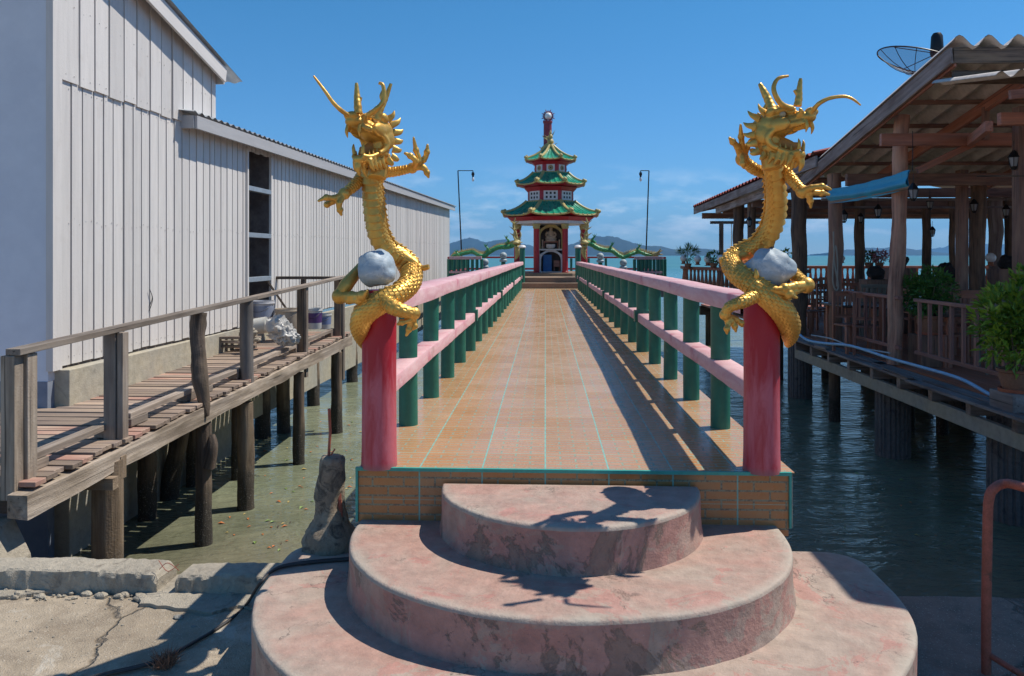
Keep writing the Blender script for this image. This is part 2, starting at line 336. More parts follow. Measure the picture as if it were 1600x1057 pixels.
M['rock'] = paint('grey_blue_rock', (.38, .45, .50), (.28, .35, .40), .5, scale=9, var=.12, worn=(.5, .55, .57), wt=.58, bs=.2)
M['white'] = plain('white_plaster', (.72, .70, .68), .5); M['whiteball'] = plain('white_globe', (.85, .85, .84), .25)
M['red'] = paint('glossy_red', (.46, .02, .03), (.36, .015, .025), .35, var=.06)
M['glaze'] = paint('green_glazed_tile', (.006, .20, .115), (.01, .30, .17), .22, scale=7, var=.3, spec=.6)
M['ptrim'] = paint('yellow_trim_paint', (.50, .40, .15), (.40, .31, .11), .4, scale=10)
M['blk'] = plain('black_metal', (.015, .015, .017), .45, .3); M['rubber'] = plain('black_cable', (.035, .033, .033), .55)
M['stone'] = concrete('step_stone', (.30, .20, .13), (.24, .17, .12), (.12, .1, .08), 3)
M['blue'] = paint('blue_paint', (.015, .11, .32), (.02, .15, .38), .4); M['rust'] = paint('rusty_pipe', (.36, .10, .065), (.28, .085, .05), .55, scale=22, var=.35, worn=(.14, .06, .04), wt=.62)
M['cream'] = plain('cream_statue', (.6, .47, .35), .5); M['ddragon'] = paint('green_dragon_paint', (.02, .24, .10), (.10, .36, .12), .35, scale=16, var=.3, worn=(.6, .48, .12), wt=.62)
# ------------------------------------------------------------------ setting
def sea():
    g = G('sea_water'); p = g.pos(); x = g.sep(p, 0); y = g.sep(p, 1)
    n1 = g.noise(g.map(p, (1.0, 2.1, 1)), 3.2, 5, .55, .8); n2 = g.noise(g.map(p, (1, 1.8, 1)), .5, 3, .5, .5); n3 = g.noise(g.map(p, (.25, 1, 1)), .05, 3)
    nc = g.noise(p, .55, 5, .6, .8)
    near = g.mix(g.ramp(nc, .35, .65), (.21, .225, .15), (.145, .165, .105)); shore = g.mix(g.ramp(nc, .4, .6), (.18, .155, .105), (.12, .11, .075))
    c = g.mix(g.ramp(y, 6.3, 9.5), shore, near); far = g.mix(g.ramp(n3, .4, .65), (.07, .21, .24), (.055, .18, .215))
    c = g.mix(g.ramp(y, 22, 90), c, far)
    h = g.math('ADD', g.math('MULTIPLY', n1, .4), g.math('MULTIPLY', n2, 1.2))
    rf = g.ramp(y, 15, 200, .02, .42)
    n4 = g.noise(g.map(p, (1, 1.6, 1)), 9, 3, .5, .6); h = g.math('ADD', h, g.math('MULTIPLY', n4, .12)); return g.done(c, rf, h, 1.0, .12, IOR=1.333, Specular_IOR_Level=g.ramp(y, 15, 200, .34, .22))
M['sea'] = sea()
s_ = MB(); s_.add([(-15000, 4.0, -1.95), (15000, 4.0, -1.95), (15000, 15000, -1.95), (-15000, 15000, -1.95)], [(0, 1, 2, 3)])
s_.add([(-15000, -4000, -1.96), (15000, -4000, -1.96), (15000, 4.0, -1.95), (-15000, 4.0, -1.95)], [(0, 1, 2, 3)])
tag(s_.build('water', M['sea'], base=(0, 0, 0)), kind='structure')
def groundmat():
    g = G('worn_concrete_ground'); t = g.obj(); a = g.noise(t, .9, 7, .65, .6); b = g.noise(t, 9, 6, .7); d = g.noise(t, 130, 2); e = g.noise(t, 2.6, 7, .7, .7)
    col = g.mix(g.ramp(a, .4, .6), (.42, .345, .255), (.31, .25, .18)); col = g.mix(g.ramp(e, .5, .62, 0, .7), col, (.22, .17, .12))
    col = g.mix(g.ramp(e, .42, .34, 0, .8), col, (.50, .455, .38))
    vo = g.N.new('ShaderNodeTexVoronoi'); vo.feature = 'DISTANCE_TO_EDGE'; vo.inputs['Scale'].default_value = .85
    wv = g.N.new('ShaderNodeVectorMath'); wv.operation = 'MULTIPLY_ADD'; nn = g.N.new('ShaderNodeTexNoise'); nn.inputs['Scale'].default_value = 5; nn.inputs['Detail'].default_value = 6; g.L.new(t, nn.inputs['Vector'])
    g.L.new(nn.outputs[1], wv.inputs[0]); wv.inputs[1].default_value = (.25, .25, .25); g.L.new(t, wv.inputs[2]); g.L.new(wv.outputs[0], vo.inputs['Vector'])
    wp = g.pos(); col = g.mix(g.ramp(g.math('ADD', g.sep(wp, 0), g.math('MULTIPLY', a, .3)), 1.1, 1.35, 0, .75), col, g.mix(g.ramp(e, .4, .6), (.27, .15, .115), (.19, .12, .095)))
    ck = g.ramp(vo.outputs[0], .012, .002); col = g.mix(g.math('MULTIPLY', ck, .7), col, (.09, .07, .05))
    col = g.n('HueSaturation', Color=col, Value=g.ramp(b, .25, .75, .75, 1.2)); pb = g.ramp(d, .64, .7, 0, .8); col = g.mix(pb, col, (.55, .5, .42)); col = g.mix(g.ramp(d, .3, .26, 0, .6), col, (.12, .09, .06))
    h = g.math('SUBTRACT', g.math('ADD', b, g.math('MULTIPLY', d, .7)), g.math('MULTIPLY', ck, 1.5)); return g.done(col, .9, h, .8, .014)
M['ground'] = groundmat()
gm = MB()
def gz(x, y): return -.75 + .018 * noise.noise(V((x * 1.3, y * 1.3, 0))) + .008 * noise.noise(V((x * 6, y * 6, 3)))
gm.grid(lambda u, v: (lambda x, y: V((x, y, gz(x, y))))(-5 + 10 * u, .2 + 3.86 * v), 220, 90)
for (x0, x1, y0, y1) in ((-60, -5, -40, 4.06), (5, 60, -40, 4.06), (-5, 5, -40, .2)): gm.add([(x0, y0, -.752), (x1, y0, -.752), (x1, y1, -.752), (x0, y1, -.752)], [(0, 1, 2, 3)])
gm.grid(lambda u, v: V((-60 + 120 * u, 4.06 - .012 * (v > .1), -.752 - 1.5 * v + .0 * u)), 4, 3)
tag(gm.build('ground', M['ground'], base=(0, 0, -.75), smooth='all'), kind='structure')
# islands on the horizon
isl = plain('forested_island', (.012, .035, .04), .95)
for (D, pts) in ((5200, [(640, 396), (690, 391), (712, 380), (738, 377), (760, 381), (785, 377), (820, 385), (870, 391), (930, 396)]),
                 (4300, [(868, 396), (890, 385), (915, 377), (945, 373), (975, 379), (1010, 386), (1060, 391), (1105, 390), (1130, 392), (1160, 396)]),
                 (5600, [(1290, 396), (1320, 392), (1360, 389), (1400, 389), (1440, 393), (1470, 396)]), (8800, [(1380, 397), (1450, 391), (1520, 382), (1560, 386), (1610, 378), (1700, 385), (1800, 396)])):
    b = MB(); ws = [at(px, py, D) for px, py in pts]; ys = lambda x: 0
    def hz(x):
        for a, c in zip(ws, ws[1:]):
            if a.x <= x <= c.x:
                t = (x - a.x) / (c.x - a.x); t = t * t * (3 - 2 * t) * .5 + t * .5; return a.z * (1 - t) + c.z * t
        return 0
    x0, x1 = ws[0].x, ws[-1].x
    def fn(u, v, x0=x0, x1=x1, D=D):
        x = x0 + (x1 - x0) * u; prof = max(0, 1 - abs(v * 2 - 1) ** 1.7); e = sin(pi * min(1, max(0, u))) ** .3
        z = 1.18 * hz(x) * prof * (1 + .22 * noise.noise(V((x / 90, v * 9, D)))) + (hz(x) * .10 * noise.noise(V((x / 28, v * 20, 1))) if prof > .1 else 0)
        return V((x, ws[len(ws) // 2].y + (v - .5) * 900, z - 4))
    b.grid(fn, 90, 16)
    tag(b.build('hills', isl, smooth='all'), kind='structure')
# ------------------------------------------------------------------ pier
PX0, PX1, PY0, PY1 = -.905, 1.15, 3.65, 23.6
t = thing('pier', (0, PY0, 0), 'long straight pier deck of orange brick-pattern tiles leading to the pagoda', 'pier')
m = MB(); m.bx(PX0, PX1 + .03, PY0 + .012, PY1 + .2, -.004, 0); m.build('tiled_deck', M['deck'], t)
m = MB(); m.bx(PX0, PX1, PY0 + .008, PY0 + .02, -.30, -.006); m.build('tiled_riser', M['riser'], t)
m = MB(); m.bx(PX0 - .012, PX1 + .012, PY0 - .006, PY0 + .012, -.012, .004); m.bx(PX0 - .012, PX0 - .001, PY0 - .004, PY0 + .02, -.26, -.012); m.bx(PX1 + .001, PX1 + .011, PY0 - .004, PY0 + .02, -.26, -.012); m.build('edge_trim', M['teal'], t)
m = MB(); m.bx(PX0 + .003, PX1 + .025, PY0 + .02, PY1 + .2, -.27, -.006); m.build('slab', M['oldcon'], t, bevel=.006)
for i in range(6):
    for x in (-.6, .85):
        m = MB(); m.bx(x - .12, x + .12, 5.5 + i * 3.6, 5.74 + i * 3.6, -2.4, -.27); m.build('pile', M['oldcon'], t, bevel=.01)
def railing(side, xc, x1):
    t = thing('pier_railing', (xc, 4.5, 0), 'pink and green concrete railing along the %s edge of the tiled pier' % side, 'railing', 'railings along the pier')
    def X(y): return xc + (x1 - xc) * (y - 4.5) / 18
    for k, (z0, z1) in enumerate(((.74, .83), (.325, .41))):
        b = MB(); N = 150; hw = (.095, .062)[k]
        def fn(u, v):
            y = 3.76 + (23.0 - 3.76) * u; a = [(-hw, z0), (-hw, z1 - .008), (-hw + .008, z1), (hw - .008, z1), (hw, z1 - .008), (hw, z0), (-hw, z0)][int(round(v * 6))]
            wz = .007 * noise.noise(V((y * .9, k * 5, 0))) + .0025 * noise.noise(V((y * 9, a[0] * 50, a[1] * 30))); wx = .008 * noise.noise(V((y * .8, 3 + k, 1))) + .003 * noise.noise(V((y * 8, a[0] * 30, a[1] * 50 + 4)))
            return V((X(y) + a[0] + wx, y, a[1] + wz))
        b.grid(fn, N, 6); b.build(('top_rail', 'middle_rail')[k], M['pink'], t, smooth=50)
    for i in range(21):
        y = 4.6 + i * .9; big = i % 5 == 4; r = .066 if big else .058
        b = MB(); b.sweep([(X(y), y, -.005), (X(y) + R(-.004, .004), y, .4), (X(y), y, .745)], [r, r * .98, r], 18, caps=False, up0=(1, 0, 0))
        if big: b.bx(X(y) - .088, X(y) + .088, y - .06, y + .06, .32, .44)
        b.build('post', M['green'], t, smooth=True)
    return t
railing('left', -.832, -.76); railing('right', 1.045, 1.02)
for xc, sd in ((-.813, 'left'), (1.036, 'right')):
    b = MB(); b.lathe([(.088, -.004), (.087, .02), (.0845, .1), (.083, .4), (.084, .7), (.083, .84), (.072, .86), (0, .862)], (xc, 3.70, 0), 40)
    tag(b.build('pillar', M['redpil'], smooth=True, base=(xc, 3.70, 0)), 'faded red round pillar carrying the %s golden dragon at the foot of the pier' % sd, 'pillar', 'red pillars at the foot of the pier')
# ------------------------------------------------------------------ steps
def outline(cx, cy, rx, ry, yb, rc, n=64, e=2.0):
    P = []
    for i in range(n + 1):
        a = pi + pi * i / n; c, s = cos(a), sin(a)
        P.append((cx + rx * math.copysign(abs(c) ** (2 / e), c), cy + ry * math.copysign(abs(s) ** (2 / e), s)))
    if yb > cy + .02:
        for i in range(7):
            a = (pi / 2) * i / 6; P.append((cx + rx - rc + rc * cos(a), yb - rc + rc * sin(a)))
        for i in range(7):
            a = pi / 2 + (pi / 2) * i / 6; P.append((cx - rx + rc + rc * cos(a), yb - rc + rc * sin(a)))
    return P
def tier(parent, mt, ms, P, z0, z1, be=.018, sd=0):
    C = V((sum(p[0] for p in P) / len(P), sum(p[1] for p in P) / len(P), 0)); n = len(P)
    def ring(ins, z, w=0.):
        out = []
        for p in P:
            q = V((p[0], p[1], 0)); d = (C - q).normalized(); k = .005 * noise.noise(V((p[0] * 5, p[1] * 5, sd + z * 6))) + .002 * noise.noise(V((p[0] * 22, p[1] * 22, sd)))
            out.append(q + d * (ins + k) + V((0, 0, z + .0035 * noise.noise(V((p[0] * 4, p[1] * 4, sd + 9))))))
        return out
    def stack(rings, cap):
        b = MB(); vs = [q for r in rings for q in r]; fs = [(i * n + j, i * n + (j + 1) % n, (i + 1) * n + (j + 1) % n, (i + 1) * n + j) for i in range(len(rings) - 1) for j in range(n)]
        if cap:
            vs.append(V((C.x, C.y, z1))); L = len(vs) - 1; k = (len(rings) - 1) * n; fs += [(k + j, k + (j + 1) % n, L) for j in range(n)]
        b.add(vs, fs); rv = [.0] * len(rings) if not cap else [1, 1, 1, .9, 0]; b.r = [rv[min(i // n, len(rings) - 1)] if i < n * len(rings) else 0 for i in range(len(vs))]; return b
    h = z1 - z0; flare = .02 * h / .2
    side = stack([ring(-flare, z0 - .02), ring(-flare * .3, z0 + h * .2), ring(0, z0 + h * .5), ring(0, z1 - be)], False)
    top = stack([ring(0, z1 - be), ring(be * .12, z1 - be * .5), ring(be * .4, z1 - be * .15), ring(be, z1), ring(be + .045, z1)], True)
    s = side.build('step', ms, parent, smooth='all'); tp = top.build('tread', mt, s, smooth=60); ORG[s.name] = ORG[parent.name]
steps = thing('entrance_steps', (.12, 3.3, -.75), 'three tiers of rounded concrete steps in worn faded pink paint at the pier entrance', 'steps')
tier(steps, M['steptop'], M['stepside'], outline(.115, 3.63, .607, .575, 3.64, .01), -.262, -.059, sd=1)
tier(steps, M['steptop'], M['stepside'], outline(.10, 3.60, 1.0, .92, 3.76, .02, e=2.15), -.456, -.252, sd=5)
tier(steps, M['steptop'], M['steplow'], outline(.13, 3.45, 1.405, 1.2, 3.86, .16), -.80, -.446, sd=11)
# kerb, rubble
for k, (x0, x1, lab, hh) in enumerate(((-4.2, -2.03, 'long pitted concrete kerb section at the water edge left of the gap', .118), (-1.93, -1.30, 'short cracked concrete kerb section with rust stain beside the pink steps', .11))):
    b = MB(); prof = [(3.9, -.76), (3.905, -.66), (3.912, -.75 + hh - .008), (3.93, -.75 + hh), (4.08, -.75 + hh - .004), (4.11, -.66), (4.12, -1.1)]
    def fn(u, v, x0=x0, x1=x1):
        i = int(round(v * 6)); x = x0 + (x1 - x0) * u; e = min(1, u * 60 + .3, (1 - u) * 60 + .3); y, z = prof[i]; z = -.76 + (z + .76) * (.65 + .35 * e) if z > -.76 else z
        q = V((x * 7, y * 9, z * 9)); return V((x + .012 * noise.noise(q * 3), y + .014 * noise.noise(q * 4) + .012 * noise.noise(q + V((5, 0, 0))) + (.03 * min(0, noise.noise(V((x * 3, z * 12, 2))) + .1) if i < 4 else 0) * -1, z + .01 * noise.noise(q * .7 + V((0, 7, 0))) - (.03 * max(0, noise.noise(V((x * 5, 3, 4))) - .25) if i in (2, 3) else 0) + .02 * min(0, noise.noise(V((x * 2.3, 1, 4)))))) 
    b.grid(fn, 200, 6)
    for u in (0, 1): 
        q = [fn(u, i / 6) for i in range(7)]; b.add(q, [tuple(range(7))])
    tag(b.build('kerb', M['kerb'], smooth=28), lab, 'kerb', 'kerb sections at the water edge')
def rocky(name, c, r, mat, label, cat, group=None, seed=0):
    b = MB(); b.ell(c, r, None, 18, 12); cc = V(c)
    b.v = [cc + (p - cc) * (1 + .45 * noise.noise((p - cc) * (1.3 / max(r)) + V((seed, 0, 0))) + .2 * noise.noise((p - cc) * (4 / max(r)) + V((0, seed, 0)))) for p in b.v]
    return tag(b.build(name, mat, smooth=35), label, cat, group)
sr = random.Random(2)
for (poly, lab) in (([(206, 914), (240, 903), (300, 897), (360, 905), (432, 912), (418, 955), (372, 948), (330, 958), (262, 950), (222, 945)], 'pale broken concrete slab lying cracked below the gap in the kerb'), ([(-60, 905), (60, 898), (96, 912), (80, 925), (20, 932), (-60, 935)], 'thin pale concrete patch at the left edge in front of the kerb')):
    P = []
    for a, c in zip(poly, poly[1:] + poly[:1]):
        for k in range(6): q = atz(a[0] + (c[0] - a[0]) * k / 6, a[1] + (c[1] - a[1]) * k / 6, -.74); P.append((q.x + sr.uniform(-.012, .012), q.y + sr.uniform(-.012, .012)))
    b = MB(); b.prism(P, -.765, -.733); tag(b.build('broken_slab', M['kerb'], bevel=.006), lab, 'slab')
b = MB()
for i in range(26):
    p = atz(325 + R(-22, 28) , 905 + R(-8, 12), -.75); b.ell(p + V((0, 0, .012)), (R(.012, .03), R(.012, .025), R(.01, .02)), None, 7, 5, .5)
for i in range(110):
    px = sr.uniform(-20, 425); p = atz(px, sr.uniform(925, 938), -.75)
    if 250 < px < 275: continue
    r = .006 + .02 * sr.random() ** 3; b.ell(p + V((0, 0, r * .3)), (r * 1.4, r, r * .8), None, 7, 5, .6)
tag(b.build('rubble', M['kerb'], smooth=30), 'heap of broken grey concrete rubble against the long kerb section', 'rubble', kind='stuff')
for i, (px, py, r, lab) in enumerate(((280, 966, .022, 'flat dark stone in the dragon shadow on the ground'), (302, 980, .011, 'small black stone next to the cable on the ground'), (62, 933, .024, 'pale flat stone lying alone on the sandy concrete'), (335, 1015, .016, 'pale pebble right of the dry husk'), (8, 905, .05, 'grey lump of concrete at the left edge beside the kerb'), (125, 906, .03, 'small rough stone in front of the long kerb'))):
    p = atz(px, py, -.75); rocky('stone', p + V((0, 0, r * .2)), (r * 1.2, r * .8, r * .45), M['kerb'] if i not in (0, 1) else M['oldcon'], lab, 'stone', None, i)
gr = random.Random(11); b = MB()
for i in range(700):
    x, y = gr.uniform(-3.6, -1.2), gr.uniform(2.2, 3.9); r = .0025 * (1 + 2.2 * gr.random() ** 4)
    if (x - .155) ** 2 / 1.47 ** 2 + (y - 3.45) ** 2 / 1.24 ** 2 < 1 or noise.noise(V((x * 2, y * 2, 5))) < -.15: continue
    b.ell((x, y, gz(x, y) + r * .3), (r * 1.3, r, r * .7), None, 5, 3)
tag(b.build('grit', M['kerb'], base=(0, 0, -.75)), kind='stuff')
# concrete abutment where the walkway meets the shore
b = MB(); b.prism([(-4.6, -.75), (-3.62, -.75), (-3.5, -1.0), (-3.34, -2.1), (-4.6, -2.1)], 4.15, 5.05, 'Y')
b.bx(-5.2, -3.72, 4.1, 5.0, -.75, -.60)
tag(b.build('abutment', M['kerb'], bevel=.02), 'sloping grey concrete abutment under the near end of the wooden walkway', 'abutment')
# stump
t = thing('concrete_stump', tuple(atz(505, 872, -.446)), 'broken barnacle-crusted concrete pile stump with a rusty rod, left of the steps', 'pile stump')
b = MB(); c = atz(507, 866, -.45)
def stp(a, ang, r): return r * (1 + .17 * noise.noise(V((cos(ang) * 1.5, sin(ang) * 1.5, a * 9))) + .12 * noise.noise(V((cos(ang) * 4, sin(ang) * 4, a * 25))))
b.sweep([c + V((0, .1, -.05)), c + V((0, .1, .0)), c + V((0, .1, .06)), c + V((.0, .1, .13)), c + V((0, .1, .2)), c + V((.005, .1, .33)), c + V((.01, .1, .43)), c + V((.012, .1, .46))], [.15, .148, .135, .088, .07, .07, .066, .05], 26, stp, n=30)
b.build('body', M['barn'], t, smooth=50)
b = MB(); b.sweep([c + V((-.01, .1, .42)), c + V((0, .1, .58)), c + V((-.006, .1, .70))], .0075, 8); b.build('rod', M['rust'], t, smooth=True)
b = MB(); b.sweep([c + V((.01, .08, .47)), c + V((.03, .08, .50))], .004, 6); b.sweep([c + V((.045, .1, .44)), c + V((.05, .08, .36)), c + V((.055, .07, .25)), c + V((.06, .08, .16))], .012, 6); b.build('loose_bar', M['rust'], t)
# cable
pts = [atz(552, 874, -.435), atz(500, 878, -.438), atz(450, 884, -.436), atz(425, 893, -.44), atz(404, 915, -.47), atz(385, 945, -.73), atz(355, 972, -.738), atz(300, 1006, -.738), atz(240, 1036, -.738), atz(160, 1056, -.738), atz(90, 1075, -.738)]
b = MB(); b.sweep(pts, .0072, 10, n=90); b.sweep([p + V((.0, .02, 0)) for p in pts], .0048, 8, n=90)
tag(b.build('cable', M['rubber'], smooth=True), 'thick black cable running off the pink steps across the ground', 'cable')
b = MB(); c = atz(258, 1040, -.745)
for i in range(150):
    a = R(0, 2 * pi); q = c + V((R(-.035, .035), R(-.04, .04), 0)); up = V((cos(a) * R(.1, .9), sin(a) * R(.1, .6), R(.15, 1.6))); L = R(.03, .10); b.sweep([q, q + up.normalized() * L * .5, q + up.normalized() * L + V((R(-.02, .02), R(-.02, .02), -.01))], [.002, .0016, .0005], 4)
tag(b.build('coconut_husk', wood('husk_fibre', (.35, .17, .09), (.2, .09, .05)), None), 'frayed reddish brown fibre husk lying beside the cable', 'husk')
b = MB()
for (a, c_, d) in ((at(248, 876, 4.02), at(262, 893, 4.0), at(279, 882, 4.02)), (at(249, 890, 4.0), at(262, 880, 3.98), at(280, 892, 4.0))): b.sweep([a, c_, d], .002, 6, n=12)
tag(b.build('rebar', M['rust']), 'bent rusty reinforcing wires in the gap between the kerb sections', 'wire')
# ------------------------------------------------------------------ wooden walkway
def DZ(y): return -.50 + .02 * (y - 5)
wk = thing('walkway', (-4.1, 9, -.5), 'weathered grey plank walkway on piles beside the white shed', 'walkway')
def Xw(y): return -4.8 + .027 * (y - 7.3)
b = MB(); y = 4.98
while y < 13.35:
    wd = R(.10, .15); xl = (-6.6 if y < 7.15 else Xw(y) + .02); xo = -3.43 - R(0, .05)
    b.box(((xl + xo) / 2, y + wd / 2, DZ(y) - .02 + R(-.004, .004)), (xo - xl, wd, .035), Matrix.Rotation(R(-.012, .012), 3, 'Z')); y += wd + R(.012, .035)
b.build('decking', M['plank'], wk, bevel=.003, bseg=1)
b = MB(); N = 80
def bf(u, v):
    y = 4.9 + 8.5 * u; a = [(-.07, -.08), (-.07, .08), (.07, .08), (.07, -.08), (-.07, -.08)][int(round(v * 4))]; q = V((y * 3, a[0] * 20, a[1] * 20))
    return V((-3.50 + a[0] + .012 * noise.noise(q), y, DZ(y) - .14 + a[1] * (1 + .1 * noise.noise(V((y, 0, 0)))) + .014 * noise.noise(q + V((9, 0, 0)))))
b.grid(bf, N, 4); b.add([bf(0, i / 4) for i in range(4)], [(3, 2, 1, 0)]); b.t = [(p.y, p.x, p.z) for p in b.v]; b.build('edge_beam', M['beamw'], wk, smooth=40)
b = MB(); b.bx(-4.62, -4.5, 5.2, 13.3, -.72, -.56); b.bx(-4.1, -4.0, 5.2, 13.3, -.70, -.56); b.bx(-4.6, -3.5, 5.0, 5.1, -.72, -.57); b.build('joist', M['log'], wk)
kb = MB()
for (y0, y1) in ((5.12, 6.35), (6.5, 7.75), (7.85, 9.0), (9.12, 11.1), (11.25, 12.9)):
    kb.beam((-3.66, y0, DZ(y0) + .095), (-3.64, y1, DZ(y1) + .095), .085, .05)
    for yy in ([y0 + .12, y1 - .1]): kb.bx(-3.71, -3.60, yy - .14, yy + .14, DZ(yy) + .001, DZ(yy) + .069)
kb.build('kick_board', M['wood'], wk, bevel=.004)
HR = lambda y: .40 + .035 * (y - 5.05)
b = MB(); b.beam((-3.57, 4.96, HR(4.98) - .02), (-3.50, 9.0, HR(9.0) - .02), .105, .045); b.beam((-3.50, 9.005, HR(9.0) - .02), (-3.48, 13.0, HR(13) - .022), .10, .045); b.build('handrail', M['wood'], wk, bevel=.004)
b = MB(); b.beam((-4.66, 13.0, HR(13) - .04), (-3.54, 12.98, HR(13) - .04), .08, .05); b.build('handrail', M['log'], wk, bevel=.004)
def post(y, x, w1, w2, zb, zt, mat='wood'):
    b = MB(); b.bx(x - w1 / 2, x + w1 / 2, y - w2 / 2, y + w2 / 2, zb, zt); return b.build('post', M[mat], wk, bevel=.005)
post(5.0, -3.605, .10, .09, -.62, HR(5) - .045, 'beamw'); post(5.105, -3.572, .08, .10, -.55, HR(5) - .045, 'beamw')
post(6.13, -3.575, .10, .06, -.6, HR(6.1) - .045); post(6.16, -3.495, .05, .09, -.62, HR(6.1) - .045)
post(10.95, -3.56, .10, .05, -.5, HR(11) - .045, 'log'); post(10.98, -3.49, .04, .09, -.75, HR(11) - .045, 'wood'); post(12.85, -3.54, .11, .06, -.5, HR(12.8) - .045, 'log'); post(12.9, -3.46, .045, .1, -1.1, HR(12.8) - .045, 'wood')
b = MB(); b.sweep([(-3.53, 7.62, HR(7.6) - .045), (-3.535, 7.6, .2), (-3.51, 7.58, 0), (-3.495, 7.56, -.2), (-3.45, 7.56, -.42), (-3.41, 7.55, -.60)], [.076, .07, .073, .078, .06, .02], 14, lambda a, g, r: r * (1 + .2 * noise.noise(V((cos(g) * 1.5, sin(g) * 1.5, a * 4))) + .12 * noise.noise(V((cos(g) * 5, sin(g) * 5, a * 12)))), n=50); b.build('log_post', M['log'], wk, smooth=60)
b = MB(); b.sweep([(-3.53, 8.86, HR(8.86) - .045), (-3.53, 8.86, 0), (-3.52, 8.86, -.55)], [.077, .078, .075], 18, n=6); b.build('log_post', wood('grey_log', (.17, .15, .14), (.09, .08, .075), (.25, .22, .2), .6, .2), wk, smooth=60)
b = MB(); b.sweep([(-4.2, 12.95, DZ(13)), (-4.16, 12.95, HR(13) - .06)], .05, 8); b.beam((-4.3, 12.9, -.1), (-4.68, 12.6, .62), .03, .03); b.build('brace', M['log'], wk)
def pile(px, yb, X, r, ztop, mat, lean=(0, 0), fork=False, sq=False):
    p = atX(px, 500, X); b = MB(); c = V((p.x, p.y, 0)); f = lambda a, g, rr: rr * (1 + .13 * noise.noise(V((cos(g) * 1.3, sin(g) * 1.3, a * 3 + px))) + .05 * noise.noise(V((cos(g) * 5, sin(g) * 5, a * 14))))
    b.sweep([c + V((lean[0], lean[1], -2.3)), c + V((lean[0] * .7, lean[1] * .7, -1.7)), c + V((lean[0] * .3, 0, -1.2)), c + V((0, 0, ztop))], [r * 1.05, r, r * .96, r * .92], 16, f, n=26)
    if fork: b.sweep([c + V((.06, -.02, -1.15)), c + V((.1, -.02, -.95)), c + V((.08, -.0, -.82))], [.07, .06, .035], 12, f, n=8)
    b.build('pile', M[mat], wk, smooth=60)
b = MB(); p = atX(168, 800, -3.52); b.sweep([(p.x, p.y, -2.3), (p.x, p.y, -.62)], [.118, .112], 14, lambda a, g, r: r * (1 + .08 * noise.noise(V((cos(g) * 2, sin(g) * 2, a)))), n=8); b.bx(-3.47, -3.42, p.y + .02, p.y + .10, -.78, -.60); b.bx(-3.9, -3.36, p.y - .2, p.y - .12, -.80, -.71); b.build('pile', M['logp'], wk, smooth=60)
pile(318, 850, -3.52, .083, -.7, 'log', fork=True); pile(384, 790, -3.52, .098, -.7, 'logp'); pile(467, 724, -3.52, .085, -.65, 'log'); pile(526, 680, -3.5, .095, -.6, 'log')
pile(290, 780, -4.4, .11, -.6, 'log', (-.25, 0)); pile(302, 780, -4.55, .09, -.6, 'log', (.0, 0)); pile(410, 683, -4.62, .125, -.55, 'log'); pile(443, 678, -4.4, .11, -.55, 'logp'); pile(490, 634, -4.6, .12, -.5, 'log'); pile(370, 725, -4.1, .07, -.6, 'log'); pile(550, 594, -4.55, .13, -.5, 'log'); pile(230, 800, -4.5, .1, -.6, 'log')
# ------------------------------------------------------------------ warehouse
b1 = thing('warehouse', (-8, 9, -.75), 'tall shed with white overlapping board siding and a plain grey-blue end wall', 'shed')
b = MB(); b.bx(-12, -4.83, 7.2, 7.3, -.2, 6.2); b.build('end_wall', M['wallpaint'], b1)
b = MB(); b.bx(-12, -4.832, 7.196, 7.3, -2.2, -.2); b.build('wall_base', M['wallband'], b1)
def boards(y0, y1, wd, zb, ztf, off, gap=.017):
    b = MB(); y = y0
    while y < y1 - .02:
        w_ = min(wd * R(.92, 1.08), y1 - y); yc = y + w_ / 2; x = Xw(yc) + off + R(-.004, .004); zt = ztf(yc); zb_ = (zb(yc) if callable(zb) else zb) + R(-.012, .012)
        sl_ = (ztf(yc + w_ / 2) - ztf(yc - w_ / 2))
        Y0, Y1 = y + gap / 2, y + w_ - gap / 2; th = .022; ox = R(0, 30)
        vs = [(x - th, Y0, zb_), (x - th, Y1, zb_), (x - th, Y1, zt + sl_ / 2), (x - th, Y0, zt - sl_ / 2), (x + R(-.003, .003), Y0, zb_), (x + R(-.003, .003), Y1, zb_), (x, Y1, zt + sl_ / 2), (x, Y0, zt - sl_ / 2)]
        b.add(vs, [(0, 1, 2, 3), (7, 6, 5, 4), (0, 4, 5, 1), (1, 5, 6, 2), (2, 6, 7, 3), (3, 7, 4, 0)], [(p[2], p[1] + ox, p[0]) for p in vs]); y += w_
    y = y0
    for q_ in range(int((y1 - y0) / (wd / 2))):
        y_ = y0 + (q_ + .5) * wd / 2 + R(-.02, .02); 
        for z_ in ((zb(y_) if callable(zb) else zb) + .08, ztf(y_) - .09, .5 * (ztf(y_) + (zb(y_) if callable(zb) else zb)) + R(-.03, .03)): b.box((Xw(y_) + off + .003, y_, z_ + R(-.012, .012)), (.006, .009, .009), None, 0)
    return b
R1 = lambda y: 4.07 - .225 * (y - 9.07)
boards(7.32, 10.66, .185, lambda y: -.07, lambda y: 2.80, 0).build('siding', M['siding'], b1)
boards(7.32, 10.66, .27, lambda y: 2.765, lambda y: R1(y) - .05, .02).build('upper_siding', M['siding'], b1)
b = MB(); b.add([(Xw(7.3) - .03, 7.3, -.1), (Xw(10.66) - .03, 10.66, -.1), (Xw(10.66) - .03, 10.66, R1(10.66) - .05), (Xw(7.3) - .03, 7.3, R1(7.3) - .05)], [(0, 1, 2, 3)]); b.add([(Xw(10.66) - .03, 10.66, -.1), (-12, 10.66, -.1), (-12, 10.66, 3.6), (Xw(10.66) - .03, 10.66, 3.6)], [(0, 1, 2, 3)]); b.build('backing_wall', M['darkroom'], b1)
b = MB()
